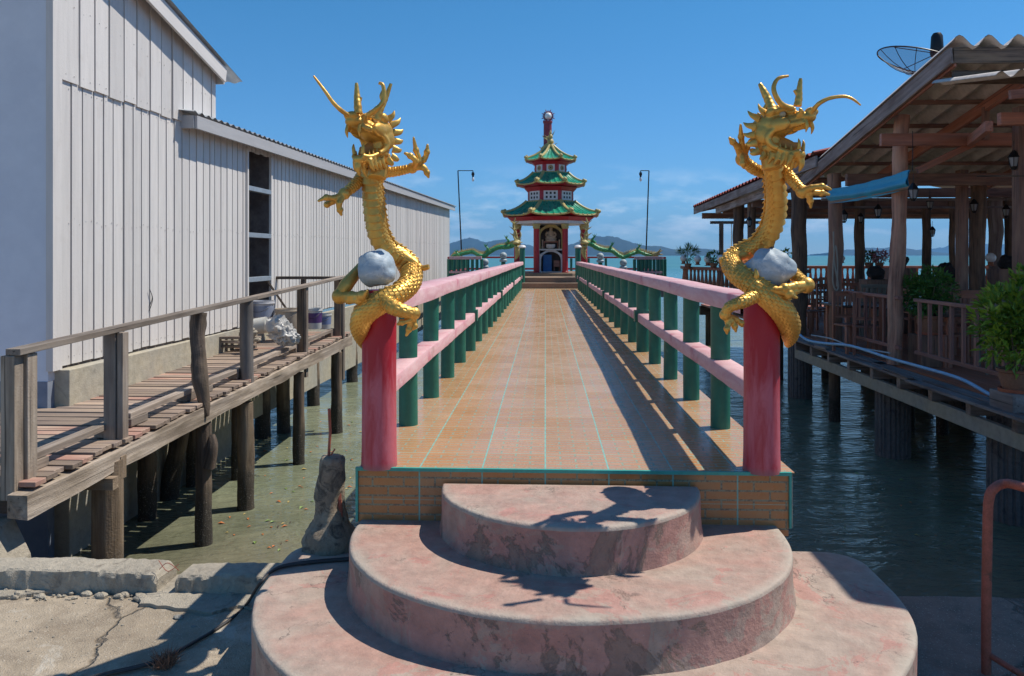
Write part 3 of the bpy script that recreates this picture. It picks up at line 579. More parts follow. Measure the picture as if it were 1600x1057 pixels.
for a in range(18):
    y0, y1 = 7.33 + a * .19, 7.33 + (a + 1) * .19
for (ya, yb) in ((7.3, 11.6),): b.prism([(ya, -2.2), (yb, -2.2), (yb, -.10), (ya, -.10)], Xw(7.3) - .06, Xw(11.6) + .005, 'X')
b.build('foundation', M['basecon'], b1, bevel=.008)
b = MB(); b.beam((-4.61, 6.7, R1(6.7) - .10), (-4.58, 10.72, R1(10.72) - .10), .035, .20); b.beam((-4.6, 10.73, R1(10.8) - .1), (-12, 10.73, R1(10.8) - .1), .03, .2); b.build('fascia', M['siding'], b1, bevel=.003)
def sheet(b, P, ex, ey, L, W, amp=.018, per=.09, th=.004, n=None):
    """corrugated sheet: P corner, ex = across corrugations (unit), ey along"""
    ex = V(ex).normalized(); ey = V(ey).normalized(); nn = ex.cross(ey).normalized(); n = n or int(L / per * 8)
    for s in (0, 1):
        b.grid(lambda u, v: V(P) + ex * (L * u) + ey * (W * v) + nn * (amp * sin(2 * pi * L * u / per) - s * th), n, 2)
b = MB(); sheet(b, (-12, 6.65, R1(6.65) + .03), (1, 0, 0), (0, 1, -.225), 7.47, 4.68, .015, .2); b.build('roof', M['metal'], b1, smooth=True)
b = MB(); b.bx(-4.845, -4.775, 7.192, 7.335, -.1, 4.5); b.build('corner_board', M['siding'], b1)
b = MB()
for (z_, y_, x_) in ((.45, 8.96, 0), ): b.sweep([V((Xw(8.9) + .01, 8.95, .42)), V((Xw(8.9) + .03, 8.97, .52)), V((Xw(8.9) + .02, 8.93, .62)), V((Xw(8.9) + .03, 8.98, .50)), V((Xw(8.9) + .01, 8.94, .36))], .004, 5, n=20)
tag(b.build('wire_hook', M['blk']), 'small loop of dark wire hanging on the white siding', 'wire')
# long low shed
b2 = thing('low_shed', (-8, 22, -.75), 'long low shed with narrow white vertical boards and a metal roof running out to sea', 'shed')
DY0, DY1 = 11.75, 12.72
ZE = lambda y: 2.84 + .012 * (y - 10)
sd = boards(10.66, DY0, .19, lambda y: -.07, lambda y: ZE(y) - .02, 0); s2 = boards(DY1, 32.6, .17, lambda y: -.07 - .002 * (y - 12), lambda y: ZE(y) - .02, 0)
o = len(sd.v); sd.v += s2.v; sd.t += s2.t; sd.r += s2.r; sd.f += [tuple(i + o for i in f) for f in s2.f]
s3 = boards(DY0, DY1, .17, lambda y: 2.68, lambda y: ZE(y) - .02, 0); o = len(sd.v); sd.v += s3.v; sd.t += s3.t; sd.r += s3.r; sd.f += [tuple(i + o for i in f) for f in s3.f]
sd.build('siding', M['siding'], b2)
b = MB()
for (ya, yb) in ((10.66, DY0), (DY1, 32.6)): b.add([(Xw(ya) - .03, ya, -.1), (Xw(yb) - .03, yb, -.1), (Xw(yb) - .03, yb, 2.8), (Xw(ya) - .03, ya, 2.8)], [(0, 1, 2, 3)])
b.build('backing_wall', M['darkroom'], b2)
b = MB(); b.bx(-12, Xw(32.6), 32.6, 32.65, -1, 3.0); b.bx(-12, -4.8, 10.8, 10.85, -.3, 3); b.build('end_wall', M['siding'], b2)
b = MB(); b.beam((-4.66 + .02, DY0 - .3, -.5 - .35), (Xw(32) + .0, 32.6, -.85), .1, 1.4); b.build('foundation', M['basecon'], b2)
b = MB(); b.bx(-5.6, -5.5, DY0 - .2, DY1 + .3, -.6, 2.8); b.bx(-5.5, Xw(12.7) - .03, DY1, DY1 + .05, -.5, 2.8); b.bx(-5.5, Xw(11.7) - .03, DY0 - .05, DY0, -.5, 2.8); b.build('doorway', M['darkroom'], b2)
for z in (2.09, 1.35, .64):
  b = MB(); b.beam((Xw(12) - .03, DY0 + .01, z), (Xw(12) - .01, DY1 - .01, z), .10, .075); b.build('door_rail', M.setdefault('galv', plain('galvanised_rail', (.35, .4, .45), .45, .3)), b2, bevel=.004)
b = MB(); b.bx(Xw(12) - .02, Xw(12) + .025, DY0 - .03, DY0 + .02, -.4, 2.7); b.bx(Xw(12.7) - .02, Xw(12.7) + .025, DY1 - .02, DY1 + .04, -.4, 2.7); b.build('door_frame', M['siding'], b2, bevel=.003)
b = MB(); b.beam((-4.54, 9.72, ZE(9.7) - .075), (Xw(33) + .16, 33.1, ZE(33) - .075), .035, .17); b.bx(-4.9, -4.56, 9.70, 9.74, 2.68, 2.85); b.build('fascia', M.setdefault('gfas', whitepaint('grey_fascia', (.46, .45, .45))), b2, bevel=.003)
b = MB()
for s in (0, 1):
    b.grid(lambda u, v: V((Xw(9.6 + 23.6 * u) + .22 - 7 * v, 9.6 + 23.6 * u, ZE(9.6 + 23.6 * u) + .045 + .017 * sin(2 * pi * 23.6 * u / .19) - s * .005 + .8 * v)), 960, 1)
b.build('roof', M['metal'], b2, smooth=True)
# things on the walkway
def bucket(px, py, d, r, h, body, label, lid=False, band=None):
    c = at(px, py, d); t = thing('bucket', c, label, 'bucket', 'buckets on the walkway')
    b = MB(); b.lathe([(0, .002), (r * .84, 0), (r * .86, .01), (r * .96, h * .86), (r * 1.03, h * .88), (r * 1.03, h * .91), (r * 1.0, h * .92), (r * 1.0, h), (r * .95, h), (r * .93, h * .9), (0, h * .88)], c, 26); b.build('tub', body, t, smooth=True)
    if band:
        b = MB(); b.lathe([(r * .895, h * .3), (r * .955, h * .78)], c, 26); b.f = [f for f in b.f if len(f) == 4]; b.build('printed_band', band, t, smooth=True)
    b = MB(); b.sweep([c + V((-r * 1.03, 0, h * .85)), c + V((-r * .7, -r * .9, h * .6)), c + V((r * .3, -r * 1.15, h * .55)), c + V((r * 1.03, 0, h * .85))], .004, 5, n=16); b.build('handle', M['blk'], t)
wp = plain('white_plastic', (.6, .6, .58), .4); bg = plain('beige_plastic', (.42, .35, .27), .45)
bucket(410, 505, 12.3, .19, .36, plain('grey_plastic', (.5, .5, .52), .4), 'grey white bucket standing in front of the dark doorway', band=plain('grey_print', (.28, .32, .42), .5))
bucket(449, 515, 12.35, .20, .34, bg, 'beige bucket behind the crumpled white bag'); bucket(491, 514, 12.55, .135, .34, wp, 'white bucket with a purple printed band between the two right posts', band=plain('purple_print', (.09, .04, .16), .5))
bucket(507, 514, 12.9, .12, .26, wp, 'small white bucket with a blue print, farthest right of the buckets', band=plain('blue_print', (.2, .26, .45), .5))
c = at(444, 540, 10.6); b = MB(); b.ell(c + V((0, 0, .16)), (.20, .17, .19), None, 60, 40); cc = c + V((0, 0, .16))
def bagf(p):
    q = p - cc; n = noise.noise(q * 5 + V((3, 1, 2))); r_ = abs(noise.noise(q * 11 + V((1, 8, 0)))); r2 = abs(noise.noise(q * 30)); s = 1 + .35 * n - .45 * r_ - .3 * r2
    if q.z > .02: s += .25 * (q.x < 0)
    return cc + V((q.x * s * (1 + .25 * (q.z < 0)), q.y * s, max(-.165, q.z * s * (1.2 if q.z > 0 else 1))))
b.v = [bagf(p) for p in b.v]; tag(b.build('plastic_bag', plain('crumpled_plastic', (.52, .50, .47), .4), smooth=35), 'crumpled full white plastic bag behind the kick board', 'bag')
c = at(405, 522, 11.4); b = MB(); b.sweep([c + V((-.12, -.02, .1)), c + V((.12, .0, .14))], [.12, .12], 20); tag(b.build('tipped_bucket', plain('dirty_white', (.5, .49, .45), .5), smooth=True), 'dirty white bucket lying on its side left of the bag', 'bucket')
b = MB()
for i in range(9): p = at(352 + R(-4, 30), 545 - 7 * (i // 3), 11.0 + (i % 3) * .2); b.box(p + V((0, 0, .03)), (R(.35, .6), .09, .035), Matrix.Rotation(R(-.2, .2), 3, 'Z'))
tag(b.build('timber_offcuts', M['wood'], bevel=.003), 'low stack of grey timber offcuts on the walkway against the shed', 'timber pile', kind=None)
b = MB()
for i in range(14): p = at(392 + R(-14, 12), 531 + R(-12, 6), 10.9); b.ell(p + V((0, 0, .04)), (R(.03, .06), R(.03, .06), R(.02, .05)), None, 7, 5, .6)
tag(b.build('debris_heap', M['kerb'], smooth=30), 'heap of pale rubble between timber offcuts and the bag', 'debris', kind='stuff')
# floating leaves
lm = []
for nm, cc in (('orange_leaf', (.55, .17, .04)), ('yellow_leaf', (.5, .36, .09)), ('green_leaf', (.2, .30, .07)), ('brown_leaf', (.06, .04, .025))):
    mt = plain(nm, cc, .5)
    for k in range(2):
        b = MB(); L = .07 if k == 0 else .045; b.leaf(V((0, 0, 0)), V((1, 0, 0)), L, L * (.5 if nm != 'brown_leaf' else .22), V((0, 0, 1))); lm.append((nm, b.build('floating_leaf', mt, base=(0, 0, 0))))
used = set(); 
spots = [(610, 912 - 60, 0)]
rl = random.Random(5)
for i in range(120):
    nmx = rl.choice([0, 0, 1, 1, 2, 3, 4, 5, 6, 7]); 
    if i < 84: px, py = rl.uniform(395, 560), rl.uniform(640, 862)
    elif i < 104: px, py = rl.gauss(300, 60), rl.gauss(815, 22)
    else: px, py = rl.uniform(1300, 1500), rl.uniform(735, 850)
    if px < 195: continue
    p = atz(px, py, -1.943); nm, pr = lm[nmx]
    o = pr if nmx not in used else pr.copy()
    if nmx in used: SC.collection.objects.link(o)
    used.add(nmx); o.location = p; o.rotation_euler = (0, 0, rl.uniform(0, 6.28)); k = rl.uniform(.7, 1.3); o.scale = (k, k, k)
    col = nm.split('_')[0]; side = 'left of the pier near the piles' if px < 1000 else 'in the dark water right of the pier'
    tag(o, 'small %s leaf floating on the water %s' % (col, side), 'leaf', '%s leaves floating %s' % (col, 'left of the pier' if px < 1000 else 'right of the pier'))
# ------------------------------------------------------------------ golden dragons
def remesh(o, vs, sm=3):
    r = o.modifiers.new('r', 'REMESH'); r.mode = 'VOXEL'; r.voxel_size = vs; r.use_smooth_shade = True
    s = o.modifiers.new('s', 'SMOOTH'); s.factor = .5; s.iterations = sm
    return o
def scaled(cyc_len=.017, nang=14, amp=.0035, belly=None):
    """radius function: overlapping scales on the back, cross ribs on the belly (angle 'belly' in radians)"""
    def f(a, g, r):
        d = 1.0
        if belly is not None:
            d = max(0, min(1, (abs((g - belly + pi) % (2 * pi) - pi) - .95) * 5))
        row = a / cyc_len; k = math.floor(row); fr = row - k; x = (g * nang / (2 * pi) + (.5 if k % 2 else 0)) % 1 - .5
        tipr = 1 - abs(x) * 1.7; h = max(0, fr - (1 - tipr) * .35) if tipr > 0 else 0
        s = amp * (fr * (1 - 2.2 * x * x) - .35 - (.5 if abs(x) > .43 else 0))
        rb = a / .037; fb = rb - math.floor(rb); bl = .014 * min(1, fb * 1.1) ** 1.1 - .009 - (.004 if fb > .9 else 0)
        return r + s * d + bl * (1 - d) - .004 * (1 - d) * 0
    return f
def dragon(side, D, S, spec):
    """spec: dict of pixel paths; D depth at the pillar; all points become real 3-D points around the pillar"""
    ln = spec['lean']; P = lambda l: [at(p[0], p[1], D + p[2] - ln * max(0, min(1.2, (400 - p[1]) / 190)) ** 1.3) for p in l]
    bc = V(spec['base']); t = thing('dragon_statue', bc, spec['label'], 'dragon statue', 'golden dragon statues on the red pillars')
    k = D / F   # metres per pixel
    b = MB(); b.sweep(P(spec['body']), [r * k * .94 for r in spec['body_r']], 128, scaled(.0165, 14, .0042, belly=spec['belly']), n=460, up0=spec['up0']); b.build('body', M['gold'], t, smooth=32)
    # back ridge fins
    b = MB(); pts = P(spec['body']); rr = spec['body_r']; m = len(pts) - 1; off = spec['ridge']
    N = 44; rl_ = []
    for i in range(2, N - 8):
        x = i / N * m; q = min(int(x), m - 1); f_ = x - q; p = pts[q].lerp(pts[q + 1], f_); tg = (pts[q + 1] - pts[q]).normalized(); r = (rr[q] * (1 - f_) + rr[q + 1] * f_) * k
        o = V(off(x / m)); o = (o - tg * o.dot(tg)).normalized()
        base = p + o * r * .95; rl_.append(base); b.cone(base, base + o * .013 + tg * .012, .008, 6)
    b.sweep(rl_, .005, 6)
    b.build('ridge', M['gold'], t, smooth=50)
    def limb(name, path, rad, fingers, scl=True, fr=4.6):
        b = MB(); pp = P(path); b.sweep(pp, [r * k * .9 for r in rad], 40, scaled(.014, 8, .004) if scl else None, n=90)
        o = b.build(name, M['gold'], t, smooth=40)
        # paw: palm + clawed toes, welded
        h = MB(); palm = pp[-1]; dr = (pp[-1] - pp[-2]).normalized(); h.ell(palm, (rad[-1] * k * 1.25,) * 3, None, 12, 8)
        for fg in fingers:
            fp = P(fg); h.sweep([palm] + fp, [rad[-1] * k * .8] + [fr * k * (1 - .25 * i / len(fp)) for i in range(len(fp) - 1)] + [1.5 * k], 10, n=16)
            for j in range(len(fp) - 1): h.ell(fp[j], (fr * k * 1.18,) * 3, None, 10, 6)
        hd = h.build('claw', M['gold'], o); ORG[hd.name] = ORG[t.name]; remesh(hd, .0035, 2)
        return o
    for l in spec['limbs']: limb(*l)
    for nm, pth, rad in spec['extra']:
        b = MB(); b.sweep(P(pth), [r * k for r in rad], 22, scaled(.012, 10, .002) if nm == 'tail' else (lambda a, g, r: r * (1 + .06 * noise.noise(V((a * 30, cos(g), sin(g)))))), n=30); b.build(nm, M['gold'], t, smooth=45)
    # rock
    b = MB(); c = P([spec['rock'][0]])[0]; rr = spec['rock'][1]; b.ell(c, [r * k for r in rr], None, 44, 30); 
    def rk(p):
        q = (p - c) / k; n = noise.noise(q * .05 + V((spec['seed'], 0, 0))); n2 = noise.noise(q * .12 + V((0, spec['seed'], 2))); c_ = noise.cell(q * .045 + V((1, 2, 3)))
        return c + (p - c) * (1 + .2 * n + .03 * n2 + .03 * c_)
    b.v = [rk(p) for p in b.v]; b.build('rock', M['rock'], t, smooth='all')
    # head, built in its own frame: x forward, y left, z up, unit = head length
    hc = P([spec['head'][0]])[0]; yaw, pitch, roll, L = spec['head'][1:]
    RM = Matrix.Rotation(radians(yaw), 3, 'Z') @ Matrix.Rotation(radians(-pitch), 3, 'Y') @ Matrix.Rotation(radians(roll), 3, 'X')
    def H(x, y, z): return hc + RM @ V((x, y, z)) * L
    def he(b, c, r, rx=0, ry=0, rz=0): b.ell(H(*c), [q * L for q in r], RM @ Matrix.Rotation(radians(rz), 3, 'Z') @ Matrix.Rotation(radians(-ry), 3, 'Y') @ Matrix.Rotation(radians(rx), 3, 'X'), 20, 14)
    def hs(b, pts, rad, **kw): b.sweep([H(*p) for p in pts], [r * L for r in rad], kw.pop('seg', 12), **kw)
    b = MB()
    he(b, (-.05, 0, .12), (.42, .30, .27)); he(b, (.30, 0, .14), (.36, .23, .12), ry=4); he(b, (.60, 0, .17), (.17, .20, .11)); he(b, (.68, 0, .26), (.11, .15, .09), ry=20)
    for s in (-1, 1):
        he(b, (.72, .09 * s, .27), (.075, .065, .07)); he(b, (.18, .17 * s, .36), (.20, .075, .075), ry=16, rz=-12 * s); he(b, (.36, .13 * s, .30), (.10, .07, .06)); he(b, (.02, .24 * s, .34), (.12, .07, .09), ry=30)
        he(b, (.15, .25 * s, .08), (.24, .08, .14), rz=6 * s); he(b, (-.14, .23 * s, -.04), (.19, .08, .2)); he(b, (.34, .19 * s, .03), (.32, .035, .05), rz=2 * s, ry=3)
        hs(b, [(.62, .17 * s, .08), (.35, .215 * s, .05), (.10, .26 * s, 0), (-.05, .27 * s, -.14), (.0, .25 * s, -.28), (.12, .22 * s, -.36)], [.04, .045, .055, .07, .065, .05], n=18)
        hs(b, [(.5, .16 * s, .2), (.58, .2 * s, .26), (.55, .24 * s, .33)], [.06, .05, .015], n=6)
    he(b, (-.14, 0, -.16), (.24, .22, .32)); he(b, (.02, 0, .42), (.12, .06, .10)); he(b, (.22, 0, .33), (.13, .04, .06))
    hs(b, [(-.12, 0, -.2), spec['neck'][0], spec['neck'][1]], [.22, .20, .19], n=8)
    hd = b.build('head', M['gold'], t); ORG[hd.name] = ORG[t.name]; remesh(hd, .0045, 2)
    for s in (-1, 1):
        b = MB(); he(b, (.22, .185 * s, .27), (.065, .05, .06)); b.build('eye', plain('eye_white', (.6, .5, .3), .3), hd, smooth=True)
    # lower jaw
    b = MB(); he(b, (.08, 0, -.38), (.34, .20, .07), ry=-24); he(b, (.34, 0, -.52), (.17, .16, .06), ry=-14); he(b, (.46, 0, -.52), (.08, .13, .085)); he(b, (-.1, 0, -.32), (.22, .24, .16))
    for s in (-1, 1):
        hs(b, [(-.08, .22 * s, -.24), (.1, .20 * s, -.36), (.32, .165 * s, -.46), (.48, .1 * s, -.46)], [.05, .045, .045, .05], n=14)
        for j in range(4): hs(b, [(-.02 + j * .12, .17 * s, -.42 - .03 * j), (-.06 + j * .12, .2 * s, -.56 - .03 * j), (-.12 + j * .12, .22 * s, -.64 - .03 * j)], [.06, .045, .01], n=6)
    hs(b, [(.44, 0, -.56), (.46, 0, -.70), (.40, 0, -.84)], [.08, .06, .012], n=8); hs(b, [(.3, 0, -.56), (.28, 0, -.72), (.2, 0, -.82)], [.07, .045, .012], n=8)
    jw = b.build('jaw', M['gold'], t); ORG[jw.name] = ORG[t.name]; remesh(jw, .004, 2)
    b = MB(); hs(b, [(-.1, 0, -.16), (.12, 0, -.25), (.3, 0, -.33), (.43, 0, -.30)], [.12, .12, .10, .03], n=14, flat=.45); b.build('tongue', paint('tongue_gold', (.50, .24, .05), (.4, .18, .04), .5), t, smooth=True)
    for s in (-1, 1):
        tb = MB(); hs(tb, [(.62, .14 * s, .10), (.65, .15 * s, -.02), (.62, .145 * s, -.13)], [.045, .036, .006], n=6)
        for j in range(4): hs(tb, [(.50 - .11 * j, (.17 + .012 * j) * s, .06), (.50 - .11 * j, (.17 + .012 * j) * s, -.015)], [.026, .006])
        hs(tb, [(.46, .10 * s, -.42), (.48, .115 * s, -.30), (.47, .12 * s, -.22)], [.042, .032, .006], n=6)
        for j in range(3): hs(tb, [(.34 - .1 * j, (.155 + .012 * j) * s, -.42 + .04 * j), (.34 - .1 * j, (.155 + .012 * j) * s, -.33 + .04 * j)], [.026, .006])
        tb.build('teeth', M['gold'], t, smooth=50)
    # mane: flat flame-like locks fanned behind the jaw and up the nape
    b = MB()
    for s in (-1, 1):
        for j, (x, z, ax, az, ln) in enumerate((q_[0], q_[1], q_[2], q_[3], q_[4] * .72) for q_ in ((-.10, .34, -.5, .8, .26), (-.22, .26, -.9, .6, .30), (-.30, .12, -1, .25, .30), (-.32, -.04, -1, 0, .28), (-.30, -.2, -1, -.2, .26), (-.26, -.36, -.9, -.5, .24), (-.14, -.44, -.5, -.9, .24))):
            y = (.22 if j < 7 else .30) * s; q0 = (x, y, z); q1 = (x + ax * ln * .55, y + .09 * s, z + az * ln * .55); q2 = (x + ax * ln * .95, y + .10 * s, z + az * ln * .95 + .05)
            hs(b, [q0, q1, q2], [.085, .05, .004], n=8, flat=.32)
    for j in range(6): x = -.2 - .04 * j; hs(b, [(x, 0, .30 - .13 * j), (x - .10, 0, .36 - .13 * j), (x - .14, 0, .43 - .14 * j)], [.07, .045, .008], n=6, flat=.5)
    b.build('mane', M['gold'], t, smooth=50)
    for hn in spec['horns']:
        b = MB(); b.sweep(P(hn[0]), [r * k for r in hn[1]], 14, lambda a, g, r: r * (1 + .035 * sin(a * 260)), n=30)
        for e in hn[2:]: b.sweep(P(e[0]), [r * k for r in e[1]], 12, n=12)
        b.build('horn', M['gold'], t, smooth=50)
    for wk_ in spec['whisk']: b = MB(); b.sweep(P(wk_[0]), [r * k for r in wk_[1]], 10, lambda a, g, r: r * (1 + .12 * noise.noise(V((a * 60, 0, 0)))), n=40); b.build('whisker', M['gold'], t, smooth=True)
    return t
dragon('left', 3.70, 1, dict(base=(-.813, 3.70, .70), lean=.08, seed=3, neck=((-.16, 0, -.5), (-.12, 0, -.8)),
    label='golden dragon statue on the left pillar, open mouth turned toward the white shed',
    body=[(578, 262, -.10), (581, 285, -.08), (583, 312, -.06), (586, 340, -.04), (592, 368, -.01), (606, 390, .03), (627, 404, .07), (642, 421, .06), (640, 443, -.06), (618, 462, -.14), (592, 474, -.155), (570, 490, -.12), (562, 512, -.06), (565, 532, .03), (569, 545, .09)],
    body_r=[14, 15.5, 17, 17, 17, 17.5, 18, 18.5, 18, 17.5, 19, 19, 15.5, 9, 2], up0=(0, -1, 0), belly=.35, ridge=lambda u: (1, .2, 0) if u < .38 else ((.7, 0, .8) if u < .55 else (.2, -.3, 1)),
    limbs=[('arm', [(570, 268, -.05), (556, 288, -.09), (538, 303, -.16)], [10, 9.5, 7.5], [[(522, 310, -.2), (510, 309, -.22), (496, 315, -.24)], [(530, 318, -.2), (531, 328, -.2), (534, 338, -.2)], [(520, 315, -.16), (511, 320, -.17), (506, 318, -.17)]]),
           ('arm', [(596, 270, -.02), (620, 268, .0), (644, 263, .0)], [10, 8.5, 7], [[(655, 252, -.02), (650, 235, -.02), (646, 214, -.03)], [(650, 253, -.05), (641, 244, -.06), (631, 239, -.07)], [(662, 250, .0), (667, 238, .0), (668, 225, .0)], [(661, 262, -.02), (667, 270, -.02), (670, 279, -.02)]]),
           ('leg', [(600, 468, -.18), (614, 480, -.22), (632, 487, -.21), (647, 490, -.17)], [12, 13, 11, 8], [[(640, 500, -.18), (628, 504, -.2), (620, 508, -.2)], [(641, 505, -.17), (639, 515, -.17), (634, 526, -.17)], [(646, 502, -.15), (648, 510, -.15), (644, 516, -.15)]]),
           ('leg', [(566, 414, .0), (554, 430, -.06), (541, 446, -.10), (531, 463, -.11)], [7, 10, 12, 10], [[(546, 468, -.14), (560, 468, -.17), (574, 470, -.19)], [(550, 463, -.15), (566, 462, -.19), (574, 454, -.21)]], False, 7.)],
    extra=[('tail', [(622, 398, .06), (644, 410, .05), (658, 419, .04), (670, 417, .03)], [12, 9, 5, 4]), ('fin', [(566, 480, -.14), (572, 466, -.17), (575, 452, -.18)], [6, 4, 1])],
    rock=((588, 420, -.11), (31, 28, 28)), head=((585, 214, -.12), -115, 3, 0, .235),
    horns=[([(560, 178, -.14), (559, 165, -.13), (558, 150, -.12), (557, 130, -.12)], [6, 5.5, 4.5, 2], ([(559, 165, -.12), (563, 152, -.12)], [4, 3])),
           ([(588, 188, -.12), (594, 172, -.1), (602, 155, -.09), (611, 131, -.09)], [6, 5, 4, 2], ([(600, 160, -.1), (596, 150, -.1), (600, 139, -.1)], [3.5, 3, 1.5]))],
    whisk=[([(543, 180, -.28), (532, 172, -.32), (520, 160, -.34), (508, 143, -.35), (490, 119, -.36)], [3.2, 3, 2.6, 2.2, 1.2]), ([(575, 180, -.28), (587, 172, -.3), (598, 160, -.3), (600, 145, -.3), (598, 133, -.3), (592, 130, -.3)], [3.6, 3.6, 3.2, 3, 2.6, 2])]))
dragon('right', 3.65, -1, dict(base=(1.036, 3.70, .70), lean=.24, seed=8, neck=((-.12, 0, -.45), (-.10, 0, -.72)),
    label='golden dragon statue on the right pillar, head turned toward the restaurant',
    body=[(1206, 255, -.10), (1210, 280, -.08), (1213, 308, -.06), (1211, 336, -.03), (1202, 363, .0), (1184, 384, .04), (1160, 396, .08), (1143, 408, .06), (1150, 426, -.07), (1172, 443, -.14), (1200, 464, -.16), (1222, 486, -.13), (1233, 508, -.06), (1234, 528, .03), (1230, 541, .09)],
    body_r=[14, 15, 16, 17, 17.5, 17, 16.5, 17, 17, 17.5, 19, 19.5, 18, 12, 3], up0=(0, -1, 0), belly=-.35, ridge=lambda u: (-1, .2, 0) if u < .38 else ((-.7, 0, .8) if u < .55 else (.2, -.3, 1)),
    limbs=[('arm', [(1196, 270, -.03), (1178, 264, -.02), (1160, 249, -.04)], [10, 9.5, 8.5], [[(1160, 232, -.05), (1158, 214, -.05), (1157, 194, -.05)], [(1152, 230, -.07), (1145, 222, -.08), (1139, 215, -.09)], [(1167, 230, -.04), (1174, 222, -.04), (1180, 214, -.04)], [(1161, 246, -.08), (1161, 256, -.1), (1162, 264, -.1)]]),
           ('arm', [(1224, 262, -.08), (1238, 282, -.13), (1254, 300, -.18)], [9, 9, 8], [[(1268, 294, -.21), (1284, 292, -.22), (1300, 297, -.23)], [(1267, 301, -.2), (1284, 302, -.2), (1297, 305, -.2)], [(1263, 304, -.2), (1266, 314, -.2), (1267, 326, -.2)]]),
           ('leg', [(1180, 462, -.18), (1160, 472, -.22), (1140, 480, -.21), (1133, 492, -.19)], [12, 10.5, 9, 7], [[(1143, 502, -.18), (1148, 510, -.18), (1150, 520, -.18)], [(1138, 505, -.19), (1136, 514, -.2), (1136, 523, -.2)], [(1150, 500, -.16), (1158, 505, -.16), (1160, 512, -.16)]]),
           ('leg', [(1232, 418, -.02), (1246, 434, -.10), (1260, 446, -.14)], [10, 11, 10], [[(1242, 448, -.18), (1226, 451, -.2), (1210, 452, -.22)], [(1240, 455, -.18), (1232, 460, -.2), (1244, 464, -.2)]], True, 7.)],
    extra=[('tail', [(1165, 396, .06), (1145, 404, .05), (1132, 412, .04), (1126, 403, .03)], [12, 9, 6, 3]), ('fin', [(1196, 452, -.18), (1218, 455, -.2), (1246, 466, -.2)], [8, 6, 1.5]), ('fin', [(1178, 440, -.16), (1182, 430, -.18), (1180, 420, -.18)], [6, 4, 1])],
    rock=((1203, 419, -.11), (36, 25, 28)), head=((1212, 206, -.09), -38, 3, 0, .225),
    horns=[([(1207, 172, -.12), (1201, 158, -.1), (1194, 144, -.09), (1187, 131, -.08)], [7, 6, 5, 2.5], ([(1199, 165, -.1), (1190, 178, -.1)], [4, 3])),
           ([(1246, 166, -.2), (1248, 155, -.2), (1249, 140, -.2), (1251, 123, -.2)], [5.5, 5, 4, 2.2], ([(1248, 150, -.2), (1241, 141, -.2)], [3.5, 2]))],
    whisk=[([(1238, 170, -.26), (1222, 164, -.28), (1212, 150, -.29), (1209, 136, -.29), (1216, 123, -.29), (1232, 119, -.29)], [4, 3.8, 3.4, 3, 2.6, 1.5]), ([(1271, 172, -.26), (1280, 162, -.29), (1296, 154, -.3), (1318, 151, -.31), (1332, 155, -.32), (1345, 165, -.33)], [3.4, 3, 2.6, 2.2, 1.8, 1])]))
# ------------------------------------------------------------------ pagoda terrace
PC = V((.19, 27.6, 0)); PZ = .42
t = thing('pagoda_terrace', (.19, 23.7, 0), 'raised stone terrace with two entrance steps under the pagoda at the pier end', 'terrace')
b = MB(); b.bx(-.72, 1.08, 23.5, 24.2, -.05, .17); b.build('step', M['stone'], t, bevel=.012)
b = MB(); b.bx(-.78, 1.14, 23.9, 25.2, .17, .33); b.build('step', M['stone'], t, bevel=.012)
b = MB(); pl = [(PC.x + 1.9 * cos(pi / 8 + i * pi / 4), PC.y + 1.9 * sin(pi / 8 + i * pi / 4)) for i in range(8)]; b.prism(pl, -.05, PZ); b.build('plinth', M['stone'], t, bevel=.015)
b = MB(); b.bx(-3.4, 3.9, 24.3, 31, -.3, .14); b.build('floor', M['oldcon'], t)
for x in (-3, -1, 1.4, 3.5):
    for y in (24.8, 30): b = MB(); b.bx(x - .15, x + .15, y, y + .3, -2.3, -.3); b.build('pile', M['oldcon'], t)
# ------------------------------------------------------------------ pagoda
pg = thing('pagoda', (PC.x, PC.y, PZ), 'small three tier red and green pagoda shrine with yellow trimmed eaves at the pier end', 'pagoda')
def oc(r, i, z, yoff=0): a = -pi / 2 + pi / 8 + i * pi / 4; return V((PC.x + r * cos(a), PC.y + r * sin(a), z))
for i in range(8):
    b = MB(); p = oc(1.30, i, 0); b.lathe([(.11, PZ + .002), (.11, PZ + .05), (.10, PZ + .06), (.10, PZ + 1.55)], (p.x, p.y, 0), 20); c_ = b.build('column', M['red'], pg, smooth=True); ORG[c_.name] = ORG[pg.name]
    b = MB(); b.lathe([(.102, PZ + 1.52), (.13, PZ + 1.56), (.12, PZ + 1.60), (.14, PZ + 1.64), (.14, PZ + 1.70)], (p.x, p.y, 0), 20); b.build('capital', M['ptrim'], c_, smooth=True)
def octring(name, r0, r1, z0, z1, mat, par=None):
    b = MB()
    b.add([oc(r, i, z) for (r, z) in ((r0, z0), (r1, z1)) for i in range(8)], [(i, (i + 1) % 8, 8 + (i + 1) % 8, 8 + i) for i in range(8)]); b.add([oc(r0, i, z0) for i in range(8)], [tuple(reversed(range(8)))]); b.add([oc(r1, i, z1) for i in range(8)], [tuple(range(8))]); return b.build(name, mat, par or pg)
